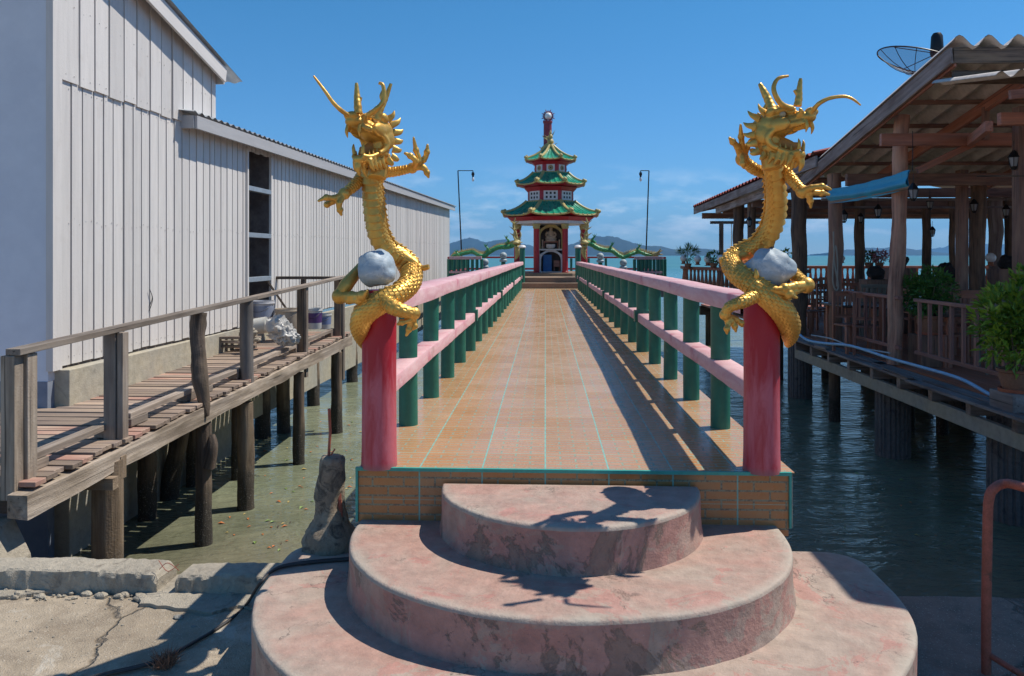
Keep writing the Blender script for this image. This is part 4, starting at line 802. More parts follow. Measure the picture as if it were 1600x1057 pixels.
def roof(re, ze, rt, zt, lift, nr, kr=1.):
    rf = None; b = MB(); NS, NT = 10 * nr, 12
    R_ = lambda t_: re + (rt - re) * t_; Z_ = lambda t_: ze + (zt - ze) * (t_ * .55 + .45 * t_ ** 2.2)
    for i in range(8):
        def fn(u, v, i=i):
            s = u * 2 - 1; a, c = oc(R_(v), i, 0), oc(R_(v), i + 1, 0); p = a.lerp(c, u); wloc = (c - a).length
            z = Z_(v) + lift * abs(s) ** 3 * (1 - v) ** 2 + (.045 * kr * (1 - .3 * v)) * max(0, cos(2 * pi * (u * nr + .5))) 
            return V((p.x, p.y, z))
        b.grid(fn, NS, NT)
    rf = b.build('roof', M['glaze'], pg, smooth=60); ORG[rf.name] = ORG[pg.name]
    for i in range(8):
        b = MB(); b.sweep([oc(R_(v), i, Z_(v) + lift * (1 - v) ** 2 + .02) for v in [j / 10 for j in range(11)]], [.055 * kr + .01] * 11, 8)
        e = oc(re * 1.015, i, ze + lift + .05); b.ell(e, (.085 * kr, .085 * kr, .075 * kr)); b.ell(oc(re * .97, i, ze + lift + .10), (.05 * kr,) * 3); b.build('hip_ridge', M['ptrim'], rf, smooth=True)
        b = MB(); E = []
        for j in range(17): u = j / 16; s = u * 2 - 1; p = oc(re, i, 0).lerp(oc(re, i + 1, 0), u); E.append(V((p.x, p.y, ze + lift * abs(s) ** 3 - .012)))
        b.sweep(E, .032 * kr, 8)
        for j in range(nr): u = (j + .5) / nr; s = u * 2 - 1; p = oc(re * 1.012, i, 0).lerp(oc(re * 1.012, i + 1, 0), u); b.ell((p.x, p.y, ze + lift * abs(s) ** 3 + .004), (.033 * kr,) * 3, None, 8, 6)
        b.build('eave_trim', M['ptrim'], rf, smooth=True)
    b = MB()
    for i in range(8):
        b.grid(lambda u, v, i=i: (lambda p, s: V((p.x, p.y, (ze + lift * abs(s) ** 3 - .03) * (1 - v) + v * (ze - .12))))(oc(re * .99 * (1 - v) + v * (rt + .08) * 1.02, i, 0).lerp(oc(re * .99 * (1 - v) + v * (rt + .08) * 1.02, i + 1, 0), u), u * 2 - 1), 12, 1)
    b.build('soffit', M['red'], rf)
roof(1.80, 2.43, .92, 2.93, .09, 6)
octring('beam_ring', 1.47, 1.47, 2.13, 2.23, M['white']); octring('ceiling', 1.5, 1.66, 2.235, 2.36, M['red'])
octring('wall', .86, .86, 2.88, 3.36, M['red']); octring('band', .93, .93, 2.92, 2.97, M['ptrim']); octring('cornice', .88, 1.02, 3.30, 3.44, M['red'])
roof(1.30, 3.54, .66, 3.98, .07, 5, .85)
octring('wall', .60, .60, 3.94, 4.32, M['red']); octring('band', .67, .67, 3.97, 4.01, M['ptrim']); octring('cornice', .61, .74, 4.26, 4.36, M['red'])
roof(.95, 4.42, .10, 4.98, .06, 4, .75)
for (r, zc, hw, hh, kind) in ((.86, 3.145, .25, .165, 'grid'), (.60, 4.135, .145, .125, 'coin')):
    for i in range(8):
        a = -pi / 2 + i * pi / 4 + pi / 4 * 0; n = V((cos(a), sin(a), 0)); ap = r * cos(pi / 8) + .008; tg = V((-n.y, n.x, 0)); c = V((PC.x, PC.y, zc)) + n * ap; RT = Matrix((tg, n, V((0, 0, 1)))).transposed()
        b = MB(); b.box(c, (hw * 2, .03, hh * 2), RT); wn_ = b.build('window', M['white'], pg, bevel=.006); ORG[wn_.name] = ORG[pg.name]
        b = MB()
        if kind == 'grid':
            for gx in (-1, 0, 1):
                for gz_ in (-1, 1): b.box(c + n * .014 + tg * (gx * .14) + V((0, 0, gz_ * .07)), (.07, .01, .075), RT)
            b.build('opening', M['blk'], wn_)
        else:
            for (r_, mm, o_) in ((.095, M['ptrim'], .016), (.072, M['restred'], .019), (.05, M['ptrim'], .022), (0, M['blk'], .026)):
                b = MB()
                if r_: b.sweep([c + n * (o_ - .004), c + n * o_], r_, 24)
                else: b.box(c + n * .026, (.05, .006, .05), RT)
                b.build('coin_ring', mm, wn_)
b = MB(); b.lathe([(.10, 4.95), (.13, 5.0), (.06, 5.06), (.12, 5.13), (.10, 5.2), (.05, 5.24), (.09, 5.3), (.07, 5.37), (.03, 5.41), (.05, 5.46), (.01, 5.56)], (PC.x, PC.y, 0), 16); b.build('finial', M['ptrim'], pg, smooth=True)
b = MB()
for i in range(7): a = i * .9; b.cone((PC.x + .1 * cos(a), PC.y + .1 * sin(a), 5.0 + i * .06), (PC.x + .26 * cos(a), PC.y + .26 * sin(a), 5.1 + i * .07), .025)
b.build('finial_spikes', M['ptrim'], pg, smooth=True)
# shrine altar inside
al = thing('shrine_altar', (PC.x + .01, PC.y - .3, PZ), 'pale shrine altar with an arched niche above an arched cupboard, under the pagoda', 'altar')
AX = PC.x + .01; AY = PC.y - .62
def archwall(name, x0, x1, z0, z1, ax, aw, az0, azs, mat, par, y0, y1):
    b = MB(); N = 12; arc = [(ax - aw, az0)] + [(ax - aw * cos(pi * i / N), azs + aw * .8 * sin(pi * i / N)) for i in range(N + 1)] + [(ax + aw, az0)]
    if az0 > z0 + .01: out0 = [(x0, az0), (x1, az0)]
    L = [(x0, az0)] + [(x0 + 0 * i, azs + (z1 - azs) * min(1, i * 2 / N)) if i <= N / 4 else ((x0 + (x1 - x0) * (i / N), z1) if i < N * .75 else (x1, azs + (z1 - azs) * min(1, (N - i) * 2 / N))) for i in range(N + 1)] + [(x1, az0)]
    n = len(arc)
    vs = [(p[0], y0, p[1]) for p in arc] + [(p[0], y0, p[1]) for p in L] + [(p[0], y1, p[1]) for p in arc]
    fs = [(i, i + 1, n + i + 1, n + i) for i in range(n - 1)] + [(i, 2 * n + i, 2 * n + i + 1, i + 1) for i in range(n - 1)]
    b.add(vs, fs)
    if az0 > z0 + .01: b.bx(x0, x1, y0, y1, z0, az0)
    return b.build(name, mat, par)
archwall('lower_wall', AX - .41, AX + .41, PZ, PZ + .80, AX, .35, PZ + .03, PZ + .45, M['white'], al, AY, AY + .5)
b = MB(); b.bx(AX - .41, AX - .405, AY, AY + 1, PZ, 2.12); b.bx(AX + .405, AX + .41, AY, AY + 1, PZ, 2.12); b.bx(AX - .41, AX + .41, AY + .6, AY + .62, PZ, 2.12); b.build('side_wall', M['white'], al)
archwall('upper_niche', AX - .41, AX + .41, PZ + .80, 2.12, AX, .37, PZ + .84, PZ + 1.30, M['ptrim'], al, AY + .02, AY + .5)
b = MB(); b.bx(AX - .43, AX + .43, AY - .05, AY + .5, PZ + .78, PZ + .83); b.build('shelf', M['white'], al)
b = MB(); b.bx(AX - .39, AX + .39, AY + .5, AY + .55, PZ, 2.1); b.build('back_panel', M['darkroom'], al)
b = MB(); b.bx(AX - .26, AX + .26, AY + .1, AY + .35, PZ + 1.06, PZ + 1.10)
for s in (-1, 1): b.bx(AX + s * .24 - .02, AX + s * .24 + .02, AY + .12, AY + .16, PZ + .83, PZ + 1.06)
tag(b.build('altar_table', M['restred'], bevel=.006), 'low dark altar table inside the arched niche of the shrine', 'table')
b = MB(); c = V((AX, AY + .25, PZ + 1.10)); b.ell(c + V((0, 0, .10)), (.21, .12, .10)); b.ell(c + V((0, .02, .25)), (.12, .09, .16)); b.ell(c + V((0, 0, .44)), (.065, .065, .085)); b.ell(c + V((0, .0, .53)), (.03, .03, .04))
for s in (-1, 1): b.sweep([c + V((s * .12, .02, .34)), c + V((s * .18, -.03, .22)), c + V((s * .05, -.1, .16))], [.04, .038, .03], 8, n=8)
b.lathe([(.2, 0), (.22, .03), (.2, .05)], c, 16); st = b.build('seated_statue', M['cream'], smooth='all'); remesh(st, .012, 2); tag(st, 'cream seated statue in the arched niche of the pagoda shrine', 'statue')
b = MB(); c = V((AX - .01, AY + .1, PZ + .83)); b.lathe([(.05, 0), (.14, .04), (.17, .10), (.16, .15), (.18, .17), (.13, .17)], c, 18); tag(b.build('incense_bowl', M['white'], smooth=True), 'pale round incense bowl under the altar table in the shrine', 'bowl')
for s in (-1, 1):
    b = MB(); c = V((AX + s * .3, AY + .1, PZ + .83)); b.lathe([(.03, 0), (.035, .08), (.02, .12), (.025, .3), (.04, .33)], c, 10); tag(b.build('vase', M['cream'], smooth=True), 'small vase at the %s side of the shrine niche' % ('left' if s < 0 else 'right'), 'vase', 'vases in the shrine niche')
t = thing('blue_cabinet', (AX - .13, AY + .3, PZ), 'blue cabinet in the left half of the arched opening under the altar', 'cabinet')
b = MB(); b.bx(AX - .28, AX + .03, AY + .12, AY + .4, PZ + .03, PZ + .63); b.build('body', M['blue'], t, bevel=.006)
for j in range(4): b = MB(); b.bx(AX - .26, AX + .01, AY + .108, AY + .12, PZ + .05 + j * .145, PZ + .18 + j * .145); b.build('drawer', M['blue'], t, bevel=.005)
t = thing('wooden_stool', (AX + .2, AY + .3, PZ), 'small red wooden box stool in the right half of the arched opening', 'stool')
b = MB(); b.bx(AX + .1, AX + .32, AY + .12, AY + .34, PZ + .2, PZ + .42); b.build('seat_box', M['restred'], t, bevel=.006)
for s in (.12, .3):
    b = MB(); b.bx(AX + s - .015, AX + s + .015, AY + .13, AY + .3, PZ + .002, PZ + .2); b.build('leg', M['restred'], t)
# dragon pole behind
t = thing('ball_topped_pole', (.1, 32, -.3), 'tall dark red column topped by a white ball in a flame ring behind the pagoda', 'column')
b = MB(); b.lathe([(.2, -.3), (.19, 3), (.17, 6.55), (.20, 6.58), (.2, 6.66)], (.1, 32, 0), 24); b.build('shaft', paint('dark_red', (.30, .035, .05), (.22, .03, .04), .4), t, smooth=True)
b = MB(); c = V((.12, 32, 6.86)); b.ell(c, (.155, .155, .155), None, 20, 14); b.build('ball', M['whiteball'], t, smooth=True)
b = MB()
for i in range(15):
    a = -pi / 2 + .45 + i * (2 * pi - .9) / 14; dr = V((cos(a), 0, sin(a))); b.cone(c + dr * .15, c + dr * (.27 if i % 2 else .31), .045)
b.sweep([c + V((cos(-pi / 2 + .4 + i * (2 * pi - .8) / 30), 0, sin(-pi / 2 + .4 + i * (2 * pi - .8) / 30))) * .17 for i in range(31)], .025, 6); b.build('flame_ring', paint('flame_red', (.25, .03, .05), (.2, .02, .04), .5), t, smooth=True)
b = MB(); pts = []; 
for i in range(60): u = i / 59; a = 5.5 * u * pi + 1; pts.append(V((.1 + .24 * cos(a), 32 + .24 * sin(a), 3.2 + 2.6 * u)))
b.sweep(pts, [.05 + .04 * sin(pi * i / 59) for i in range(60)], 10); e = pts[-1]; b.sweep([e, e + V((-.15, -.05, .15)), e + V((-.3, -.05, .1)), e + V((-.42, -.05, .22))], [.06, .06, .04, .01], 8, n=10)
for i in range(4, 58, 4): p = pts[i]; d = V((p.x - .1, p.y - 32, 0)).normalized(); b.cone(p + d * .06, p + d * .18 + V((0, 0, .06)), .03)
b.build('coiled_dragon', M['ptrim'], t, smooth=50)
# lamp posts
for sx_, (px0, px1, pa, lab) in (('l', (723, 715.5, 739, 'thin dark lamp pole left of the pagoda, its short arm pointing right')), ('r', (1008, 1014, 1001, 'thin dark lamp pole right of the pagoda, its short arm pointing left'))):
    p0 = at(px0, 393, 26.5); p1 = at(px1, 267, 26.5); p2 = at(pa, 267, 26.5); p0.z = .14; t = thing('lamp_pole', p0, lab, 'lamp', 'lamp poles beside the pagoda')
    b = MB(); b.tube(p0, p1, .026, .02, 8); b.build('pole', M['blk'], t, smooth=True); b = MB(); b.tube(p1, p2, .014, .014, 8); b.tube(p2, p2 + V((0, 0, -.06)), .016, .016, 8); b.build('arm', M['blk'], t)
    b = MB(); b.lathe([(.045, 0), (.055, -.08), (.03, -.13), (.03, -.17)], p2 + V((0, 0, -.06)), 12); b.build('lamp_holder', M['blk'], t, smooth=True); b = MB(); b.ell(p2 + V((0, 0, -.30)), (.045, .045, .08)); b.build('bulb', M['whiteball'], t, smooth=True)
# terrace railings
def trail(name, p0, p1, label, thin=False, n=8):
    p0 = V(p0); p1 = V(p1); t = thing(name, p0, label, 'railing', 'railings around the pagoda terrace'); h = .80
    mat = M['red'] if thin else M['pink']; w_ = .07 if thin else .16
    b = MB(); b.beam(p0 + V((0, 0, h)), p1 + V((0, 0, h)), w_, .07 if thin else .10); b.build('top_rail', mat, t, bevel=.006); b = MB(); b.beam(p0 + V((0, 0, .34)), p1 + V((0, 0, .34)), w_, .07); b.build('middle_rail', mat, t, bevel=.006)
    for i in range(n + 1): p = p0.lerp(p1, i / n); b = MB(); b.tube(p, p + V((0, 0, h - .04)), .05, .05, 10); b.build('post', M['green'], t, smooth=True)
trail('terrace_railing', (-3.1, 24.5, .14), (-2.05, 24.5, .14), 'short pink and green railing at the front left corner of the pagoda terrace', n=7)
trail('terrace_railing', (2.85, 24.5, .14), (3.72, 24.5, .14), 'short pink and green railing at the front right corner of the pagoda terrace', n=7)
trail('terrace_railing', (-3.1, 30.6, .14), (3.8, 30.6, .14), 'long red railing with green posts along the back of the pagoda terrace', True, 10)
trail('terrace_railing', (-3.15, 24.7, .14), (-3.15, 30.5, .14), 'red railing with green posts on the left edge of the pagoda terrace', True, 7)
trail('terrace_railing', (3.85, 24.7, .14), (3.85, 30.5, .14), 'red railing with green posts on the right edge of the pagoda terrace', True, 7)
for (px, py, lab) in ((816, 388, 'tall green post with a white cap left of the terrace steps'), (903, 388, 'tall green post with a white cap right of the terrace steps')):
    p = at(px, 420, 23.9); p.z = 0; top = at(px, py, 23.9).z; t = thing('capped_post', p, lab, 'post', 'tall capped posts flanking the terrace steps'); b = MB(); b.tube(p, V((p.x, p.y, top)), .085, .085, 16); b.build('shaft', M['green'], t, smooth=True)
    b = MB(); b.lathe([(.11, top), (.12, top + .03), (.09, top + .08), (.03, top + .1)], (p.x, p.y, 0), 14); b.build('cap', M['white'], t, smooth=True)
for (px, py, lab) in ((758, 410, 'lower left'), (786.5, 400, 'upper left'), (938, 401, 'upper right'), (974, 411, 'lower right')):
    p = at(px, 420, 25); p.z = .14; z = at(px, py, 25).z; t = thing('ball_post', p, 'short green post with a grey ball under the green dragon, %s of the pagoda' % lab, 'post', 'grey ball posts under the green dragons'); b = MB(); b.tube(p, V((p.x, p.y, z - .1)), .07, .07, 12); b.build('shaft', M['green'], t, smooth=True)
    b = MB(); b.ell((p.x, p.y, z), (.12, .12, .12)); b.lathe([(.12, z - .2), (.13, z - .14), (.08, z - .1)], (p.x, p.y, 0), 14); b.build('ball', M['rock'], t, smooth=True)
# green dragons lying on the railings
def gdragon(pts, headp, lab, s):
    t = thing('green_dragon', at(*pts[len(pts) // 2][:2], 24.9), lab, 'dragon statue', 'green dragons on the terrace railings')
    P = [at(x, y, 24.9 - d) for (x, y, d) in pts]; n = len(P)
    b = MB(); b.sweep(P, [.03] + [.06 + .03 * (i / n) for i in range(n - 2)] + [.09], 16, scaled(.07, 8, .012), n=110); b.build('body', M['ddragon'], t, smooth=50)
    b = MB()
    for i in range(n * 5):
        x = i / (n * 5) * (n - 1); q = min(int(x), n - 2); p = P[q].lerp(P[q + 1], x - q); b.cone(p + V((0, 0, .06)), p + V((s * .03, 0, .17)), .03, 5)
    b.sweep([p + V((0, 0, .07)) for p in P], .03, 6, n=60); b.build('ridge', M['ptrim'], t, smooth=50)
    for (px, py) in headp[1:]:
        p = at(px, py, 24.85); l = MB(); l.sweep([p + V((0, 0, -.03)), p + V((s * .1, -.08, .06)), p + V((s * .03, -.1, .16))], [.05, .045, .02], 8, n=8)
        for j in (-1, 0, 1): l.cone(p + V((s * .03, -.1, .14)), p + V((s * .03 + j * .07, -.14, .26)), .022)
        l.build('claw', M['ddragon'], t, smooth=50)
    hx, hy = headp[0]; c = at(hx, hy, 24.6); h = MB(); h.ell(c, (.12, .13, .09), None, 14, 10); h.ell(c + V((-s * .03, -.16, -.02)), (.11, .12, .06)); h.ell(c + V((0, -.13, -.14)), (.09, .12, .04))
    for j in range(9): a = j * .7; h.cone(c, c + V((.2 * cos(a), .05, .2 * sin(a))), .035)
    for j in (-1, 1): h.sweep([c + V((j * .06, 0, .08)), c + V((j * .12, .02, .22)), c + V((j * .10, .05, .36))], [.03, .022, .008], 7, n=8)
    h.build('head', M['ptrim'], t, smooth=50)
    # forepart rearing up the column
    u = MB(); u.sweep([c + V((0, .1, 0)), c + V((-s * .05, .12, .28)), c + V((-s * .12, .14, .55)), c + V((-s * .06, .12, .80))], [.05, .045, .04, .015], 10, lambda a, g, r: r * (1 + .3 * noise.noise(V((a * 16, cos(g), sin(g))))), n=24)
    for z in (.2, .4, .6):
        for j in (-1, 1): u.cone(c + V((-s * .08, .1, z)), c + V((-s * .08 + j * .18, .02, z + .12)), .03)
    u.build('crest', M['ptrim'], t, smooth=50)
    u = MB(); u.sweep([c + V((0, -.05, -.1)), c + V((s * .02, -.05, -.35)), c + V((-s * .05, -.05, -.55))], [.10, .08, .02], 9, lambda a, g, r: r * (1 + .4 * noise.noise(V((a * 16, cos(g), sin(g))))), n=14); u.build('beard', M['ptrim'], t, smooth=50)
gdragon([(703, 408, 0), (708, 401, 0), (722, 397, 0), (738, 394, 0), (748, 399, .1), (757, 400, .1), (765, 394, .1), (778, 387, .1), (792, 386, .1), (800, 384, .1), (807, 380, .3)], [(808, 379), (712, 402), (758, 393), (790, 380)], 'green and yellow dragon with spiky fins lying along the railing left of the pagoda', 1)
gdragon([(1024, 400, 0), (1010, 398, 0), (998, 394, 0), (985, 398, .1), (975, 402, .1), (966, 399, .1), (956, 392, .1), (945, 391, .1), (934, 388, .1), (924, 382, .1), (913, 379, .3)], [(913, 379), (1000, 393), (930, 378), (958, 390)], 'green and yellow dragon with spiky fins lying along the railing right of the pagoda', -1)
b = MB(); p = at(1020, 398, 24.8)
for j in range(7): a = j * .8; b.sweep([p, p + V((.14, -.05, .05 * sin(a))), p + V((.12 + .2 * cos(a * .5), -.05, .2 * sin(a)))], [.05, .04, .008], 7, n=6)
b.build('tail_tuft', M['ptrim'], [o for o in SC.objects if o.name.startswith('green_dragon')][-1], smooth=50)
# ------------------------------------------------------------------ restaurant on stilts
rs = thing('restaurant', (9, 14, -.55), 'open-sided wooden restaurant on stilts with a corrugated roof right of the pier', 'restaurant')
M['cor'] = concrete('corrugated_fibre_cement', (.66, .60, .54), (.52, .46, .41), (.3, .26, .22), 1.5, .6, bs=.2); M['redtile'] = paint('red_roof_sheet', (.33, .06, .045), (.24, .05, .04), .55, scale=3, worn=(.3, .17, .14), wt=.6)
M['dk'] = wood('ledge_wood', (.32, .27, .25), (.22, .175, .16), (.13, .1, .09), .8, .3)
DK = -.55
b = MB(); y = 7.3
b.bx(5.05, 15, 7.3, 25, DK - .05, DK); b.build('floor', M['restred'], rs)
b = MB()
def ledge(y0, y1, x0, x1, z, s): b.beam((x0, y0, z), (x1, y1, z), s, .035)
ledge(7.2, 11.5, 4.86, 4.9, DK - .02, .16); ledge(7.3, 10.0, 4.70, 4.68, DK - .03, .14); ledge(9.9, 15.2, 4.74, 4.80, DK - .03, .15); ledge(11.3, 14.9, 4.93, 4.92, DK - .02, .17); b.box((4.72, 13.2, DK + .01), (.10, .35, .04), Matrix.Rotation(.2, 3, 'Z')); b.box((4.7, 10.4, DK + .01), (.09, .9, .02), Matrix.Rotation(-.08, 3, 'Z')); b.build('ledge_plank', M['dk'], rs, bevel=.004)
for i in range(9):
  yy = 7.9 + i * .85; b = MB(); b.bx(4.76, 5.6, yy, yy + .10, DK - .22, DK - .055); b.build('joist', M['fascia'], rs, bevel=.005)
b = MB(); b.bx(4.80, 4.88, 7.2, 14.9, DK - .40, DK - .225); b.build('edge_beam', M['basecon'], rs, bevel=.01)
b = MB(); b.bx(5.6, 15, 8, 8.12, -.9, DK - .06); b.bx(5.6, 15, 11, 11.12, -.9, DK - .06); b.bx(5.6, 15, 14, 14.12, -.9, DK - .06); b.bx(5.0, 15, 24.8, 25, -.9, DK - .06); b.build('cross_beam', M['log'], rs)
def fl(a, g, r): return r * (1 + .035 * (1 if (g * 22 / (2 * pi)) % 1 < .5 else -1))
for (px, X, r, zt) in ((1250, 5.35, .235, -.62), (1395, 5.17, .235, -.62), (1583, 5.28, .25, -.75), (1500, 7.6, .23, -.75), (1600, 10, .25, -.7), (1440, 7.6, .2, -.7), (1360, 7.6, .2, -.7), (1575, 8.6, .2, -.7), (1630, 7.4, .25, -.7)):
    p = atX(px, 500, X); b = MB(); b.sweep([(p.x, p.y, -2.3), (p.x, p.y, zt)], [r, r], 132, fl, up0=(1, 0, 0)); b.build('concrete_piling', M['fluted'] if 'fluted' in M else M.setdefault('fluted', concrete('fluted_concrete', (.20, .185, .175), (.15, .135, .13), (.05, .045, .045), 2.5, .55)), rs)
for (px, X, r) in ((1304, 5.2, .10), (1420, 6.2, .09), (1472, 6.6, .09), (1290, 6.8, .1), (1218, 5.6, .09), (1197, 6.2, .09), (1108, 5.4, .12), (1124, 5.4, .12), (1170, 5.6, .14)):
    p = atX(px, 500, X); b = MB(); b.sweep([(p.x, p.y, -2.3), (p.x, p.y, DK - .06)], [r, r], 12); b.build('pile', M['log'], rs, smooth=60)
# posts
def rpost(px, X, r, zt, mat='plog', wob=.10, sq=False, lean=0., nm='post'):
    p = atX(px, 500, X); b = MB(); s = px * .37
    if sq: b.beam((p.x, p.y, DK + .001), (p.x + lean, p.y, zt), r * 2, r * 2, up=(0, 1, 0)); return b.build(nm, M[mat], rs, bevel=.006)
    n = 7; b.sweep([(p.x + lean * i / n + .35 * r * noise.noise(V((s, i * .7, 0))), p.y, DK + .001 + (zt - DK) * i / n) for i in range(n + 1)], [r * (1 + .12 * noise.noise(V((s, 4, i * .8)))) for i in range(n + 1)], 20, lambda a, g, rr: rr * (1 + wob * noise.noise(V((cos(g) * 1.6, sin(g) * 1.6, a * 2 + s))) + wob * .5 * noise.noise(V((cos(g) * 5, sin(g) * 5, a * 6 + s)))), n=46)
    return b.build(nm, M[mat], rs, smooth=55)
rpost(1397, 5.04, .10, 3.05, 'bark', .16, lean=.11, nm='bark_post'); rpost(1304, 5.04, .115, 2.45, 'rest', .06); rpost(1249, 5.04, .15, 2.35, 'plog', .1); rpost(1175, 5.1, .10, 2.4, 'plog'); rpost(1154, 5.1, .14, 2.4, 'plog')
rpost(1343, 7.4, .11, 2.4, 'plog', .14); rpost(1448, 9.2, .10, 2.4, 'plog'); rpost(1503, 7.2, .075, 2.5, 'rest', .05, True); rpost(1488, 9.6, .07, 2.3, 'plog', .08); rpost(1528, 7.6, .12, 2.5, 'plog', .12); rpost(1556, 10.4, .14, 2.4, 'fascia', .1); rpost(1577, 10.8, .11, 2.4, 'plog', .12)
rpost(1596, 6.0, .075, 2.9, 'rest', .04, True); rpost(1520, 10.2, .08, 2.3, 'plog'); rpost(1640, 9, .14, 2.4)
# front roof: falls away towards the sea
RZ = lambda y: 3.52 - .19 * (y - 9.25)
b = MB(); sheet(b, (4.80, 9.2, RZ(9.2) + .03), (1, 0, 0), (0, 1, -.19), 9.2, 5.6, .075, .34, .008, n=220); b.build('corrugated_roof', M['cor'], rs, smooth=True)
def rb(name, p0, p1, wd, ht, mat): b = MB(); b.beam(p0, p1, wd, ht); return b.build(name, M[mat], rs, bevel=.005)
rb('barge_board', (4.80, 9.23, RZ(9.23) - .13), (4.80, 14.75, RZ(14.75) - .13), .04, .20, 'fascia'); rb('barge_board', (4.86, 9.26, RZ(9.26) - .21), (4.86, 14.6, RZ(14.6) - .21), .03, .08, 'restred')
rb('eave_board', (4.84, 9.27, RZ(9.2) - .13), (14, 9.27, RZ(9.2) - .13), .04, .19, 'log'); rb('eave_board', (4.88, 9.36, RZ(9.2) - .37), (14, 9.36, RZ(9.2) - .37), .04, .16, 'log')
for i in range(6): yy = 9.9 + i * .92; rb('purlin', (4.9, yy, RZ(yy) - .07), (14, yy, RZ(yy) - .07), .05, .06, 'rest')
for x in (6.0, 8.2, 10.4, 12.6): rb('rafter', (x, 9.4, RZ(9.4) - .19), (x, 14.7, RZ(14.7) - .19), .06, .15, 'restred')
rb('tie_beam', (4.62, 10.72, 2.62), (13.5, 10.72, 2.60), .07, .17, 'restred'); rb('tie_beam', (5.0, 12.9, 2.28), (13.5, 12.9, 2.28), .1, .20, 'rest')
rb('brace', (5.15, 10.8, 2.2), (6.0, 10.9, 2.6), .05, .09, 'restred'); rb('brace', (6.4, 10.6, 2.05), (8.1, 10.6, 3.0), .06, .12, 'restred')
b = MB(); b.beam((6.0, 10.66, 2.6), (6.0, 10.66, 3.05), .07, .07, up=(0, 1, 0)); b.build('king_post', M['rest'], rs)
rb('tie_beam', (5.3, 9.6, 2.0), (13.5, 9.6, 2.0), .02, .02, 'log')
# rear roof with red sheets, eave towards the pier
def RE(y): return 2.58 + (y - 24) * -.022
b = MB()
for s in (0, 1): b.grid(lambda u, v: V((4.72 + 5.2 * v, 13.6 + 11 * u, RE(13.6 + 11 * u) + .03 + 1.15 * v + .03 * sin(2 * pi * 11 * u / .3) - s * .01)), 330, 2)
b.build('red_roof', M['redtile'], rs, smooth=True)
b = MB(); b.beam((4.76, 13.6, RE(13.6) - .13), (4.76, 24.6, RE(24.6) - .13), .04, .2); b.build('barge_board', M['fascia'], rs, bevel=.005)
b = MB(); b.beam((4.9, 14.8, RE(15) - .32), (4.9, 22, RE(22) - .32), .08, .18); b.build('side_beam', M['fascia'], rs, bevel=.005)
b = MB(); b.beam((4.76, 24.6, RE(24.6) - .1), (9.9, 24.6, RE(24.6) + 1.0), .04, .2); b.build('barge_board', M['fascia'], rs)
b = MB(); b.add([(4.8, 13.7, RE(14) - .04), (9.8, 13.7, RE(14) + 1.05), (9.8, 24.5, RE(24) + 1.05), (4.8, 24.5, RE(24) - .04)], [(0, 1, 2, 3)]); b.add([(9.8, 13.7, RE(14) + 1.05), (16, 13.7, RE(14) - .1), (16, 24.5, RE(24) - .1), (9.8, 24.5, RE(24) + 1.05)], [(0, 1, 2, 3)]); b.build('ceiling', M['rest'], rs)
for yy in (15.5, 18.5, 21.5, 24.3): rb('tie_beam', (4.95, yy, 2.27), (15.5, yy, 2.27), .1, .18, 'rest')
for i in range(4): rb('conduit', (5.2, 14.6 + i * 2.4, 2.08), (15, 14.9 + i * 2.4, 2.08), .05, .05, 'dk')
# small front roof
b = MB(); sheet(b, (4.72, 8.2, 2.92), (1, 0, .10), (0, 1, .16), 6, 1.35, .035, .21, .006, n=240); b.build('porch_roof', M['cor'], rs, smooth=True)
rb('porch_beam', (4.95, 8.35, 2.74), (10, 8.35, 3.2), .05, .10, 'restred'); rb('porch_beam', (5.25, 8.5, 2.62), (10, 8.5, 2.9), .09, .13, 'fascia'); rb('porch_beam', (5.1, 8.8, 2.56), (10, 8.8, 2.6), .08, .14, 'restred'); rb('porch_beam', (5.05, 8.9, 2.5), (5.9, 10.9, 2.6), .08, .12, 'restred')
# railing on the pier side
def rrail(y0, y1, label, n):
    x = 5.04; t = thing('restaurant_railing', (x, y0, DK), label, 'railing', 'railings of the restaurant'); zt, zb = .42, -.29
    b = MB(); b.beam((x, y0, zt), (x, y1, zt), .07, .045); b.build('top_rail', M['rest2'], t, bevel=.004); b = MB(); b.beam((x, y0, zb), (x, y1, zb), .05, .05); b.build('bottom_rail', M['rest2'], t, bevel=.004)
    for i in range(n): y = y0 + (y1 - y0) * (i + .6) / n; b = MB(); b.bx(x - .018, x + .018, y - .022, y + .022, zb + .02, zt - .02); b.build('baluster', M['rest2'], t)
M['rest2'] = wood('maroon_rail', (.27, .095, .07), (.17, .06, .05), (.34, .18, .14), 1, .2, .5)
rrail(7.9, 10.6, 'near dark maroon slatted railing along the restaurant ledge, behind the potted shrub', 10); rrail(11.05, 13.0, 'far dark maroon slatted railing along the restaurant ledge, left of the bark post', 6)
# sea-side terrace balustrade
def balus(p0, p1, label, n):
    p0 = V(p0); p1 = V(p1); t = thing('balustrade', p0, label, 'balustrade', 'brown balustrades of the restaurant'); b = MB(); b.beam(p0 + V((0, 0, 1.19)), p1 + V((0, 0, 1.19)), .22, .09); b.build('top_rail', M['restred'], t, bevel=.01)
    b = MB(); b.beam(p0 + V((0, 0, .45)), p1 + V((0, 0, .45)), .18, .1); b.build('bottom_rail', M['restred'], t, bevel=.01)
    for i in range(n): p = p0.lerp(p1, (i + .5) / n); b = MB(); b.lathe([(.035, .5), (.045, .56), (.03, .62), (.06, .74), (.055, .82), (.03, 1.05), (.045, 1.15)], p, 8); b.build('baluster', M['restred'], t, smooth=True)
balus((4.3, 23.0, DK), (6.3, 18.6, DK), 'red brown balustrade with ball lamps left of the right dragon', 26); balus((4.3, 23.3, DK), (4.5, 25, DK), 'short dark balustrade end beyond the ball lamps', 8)
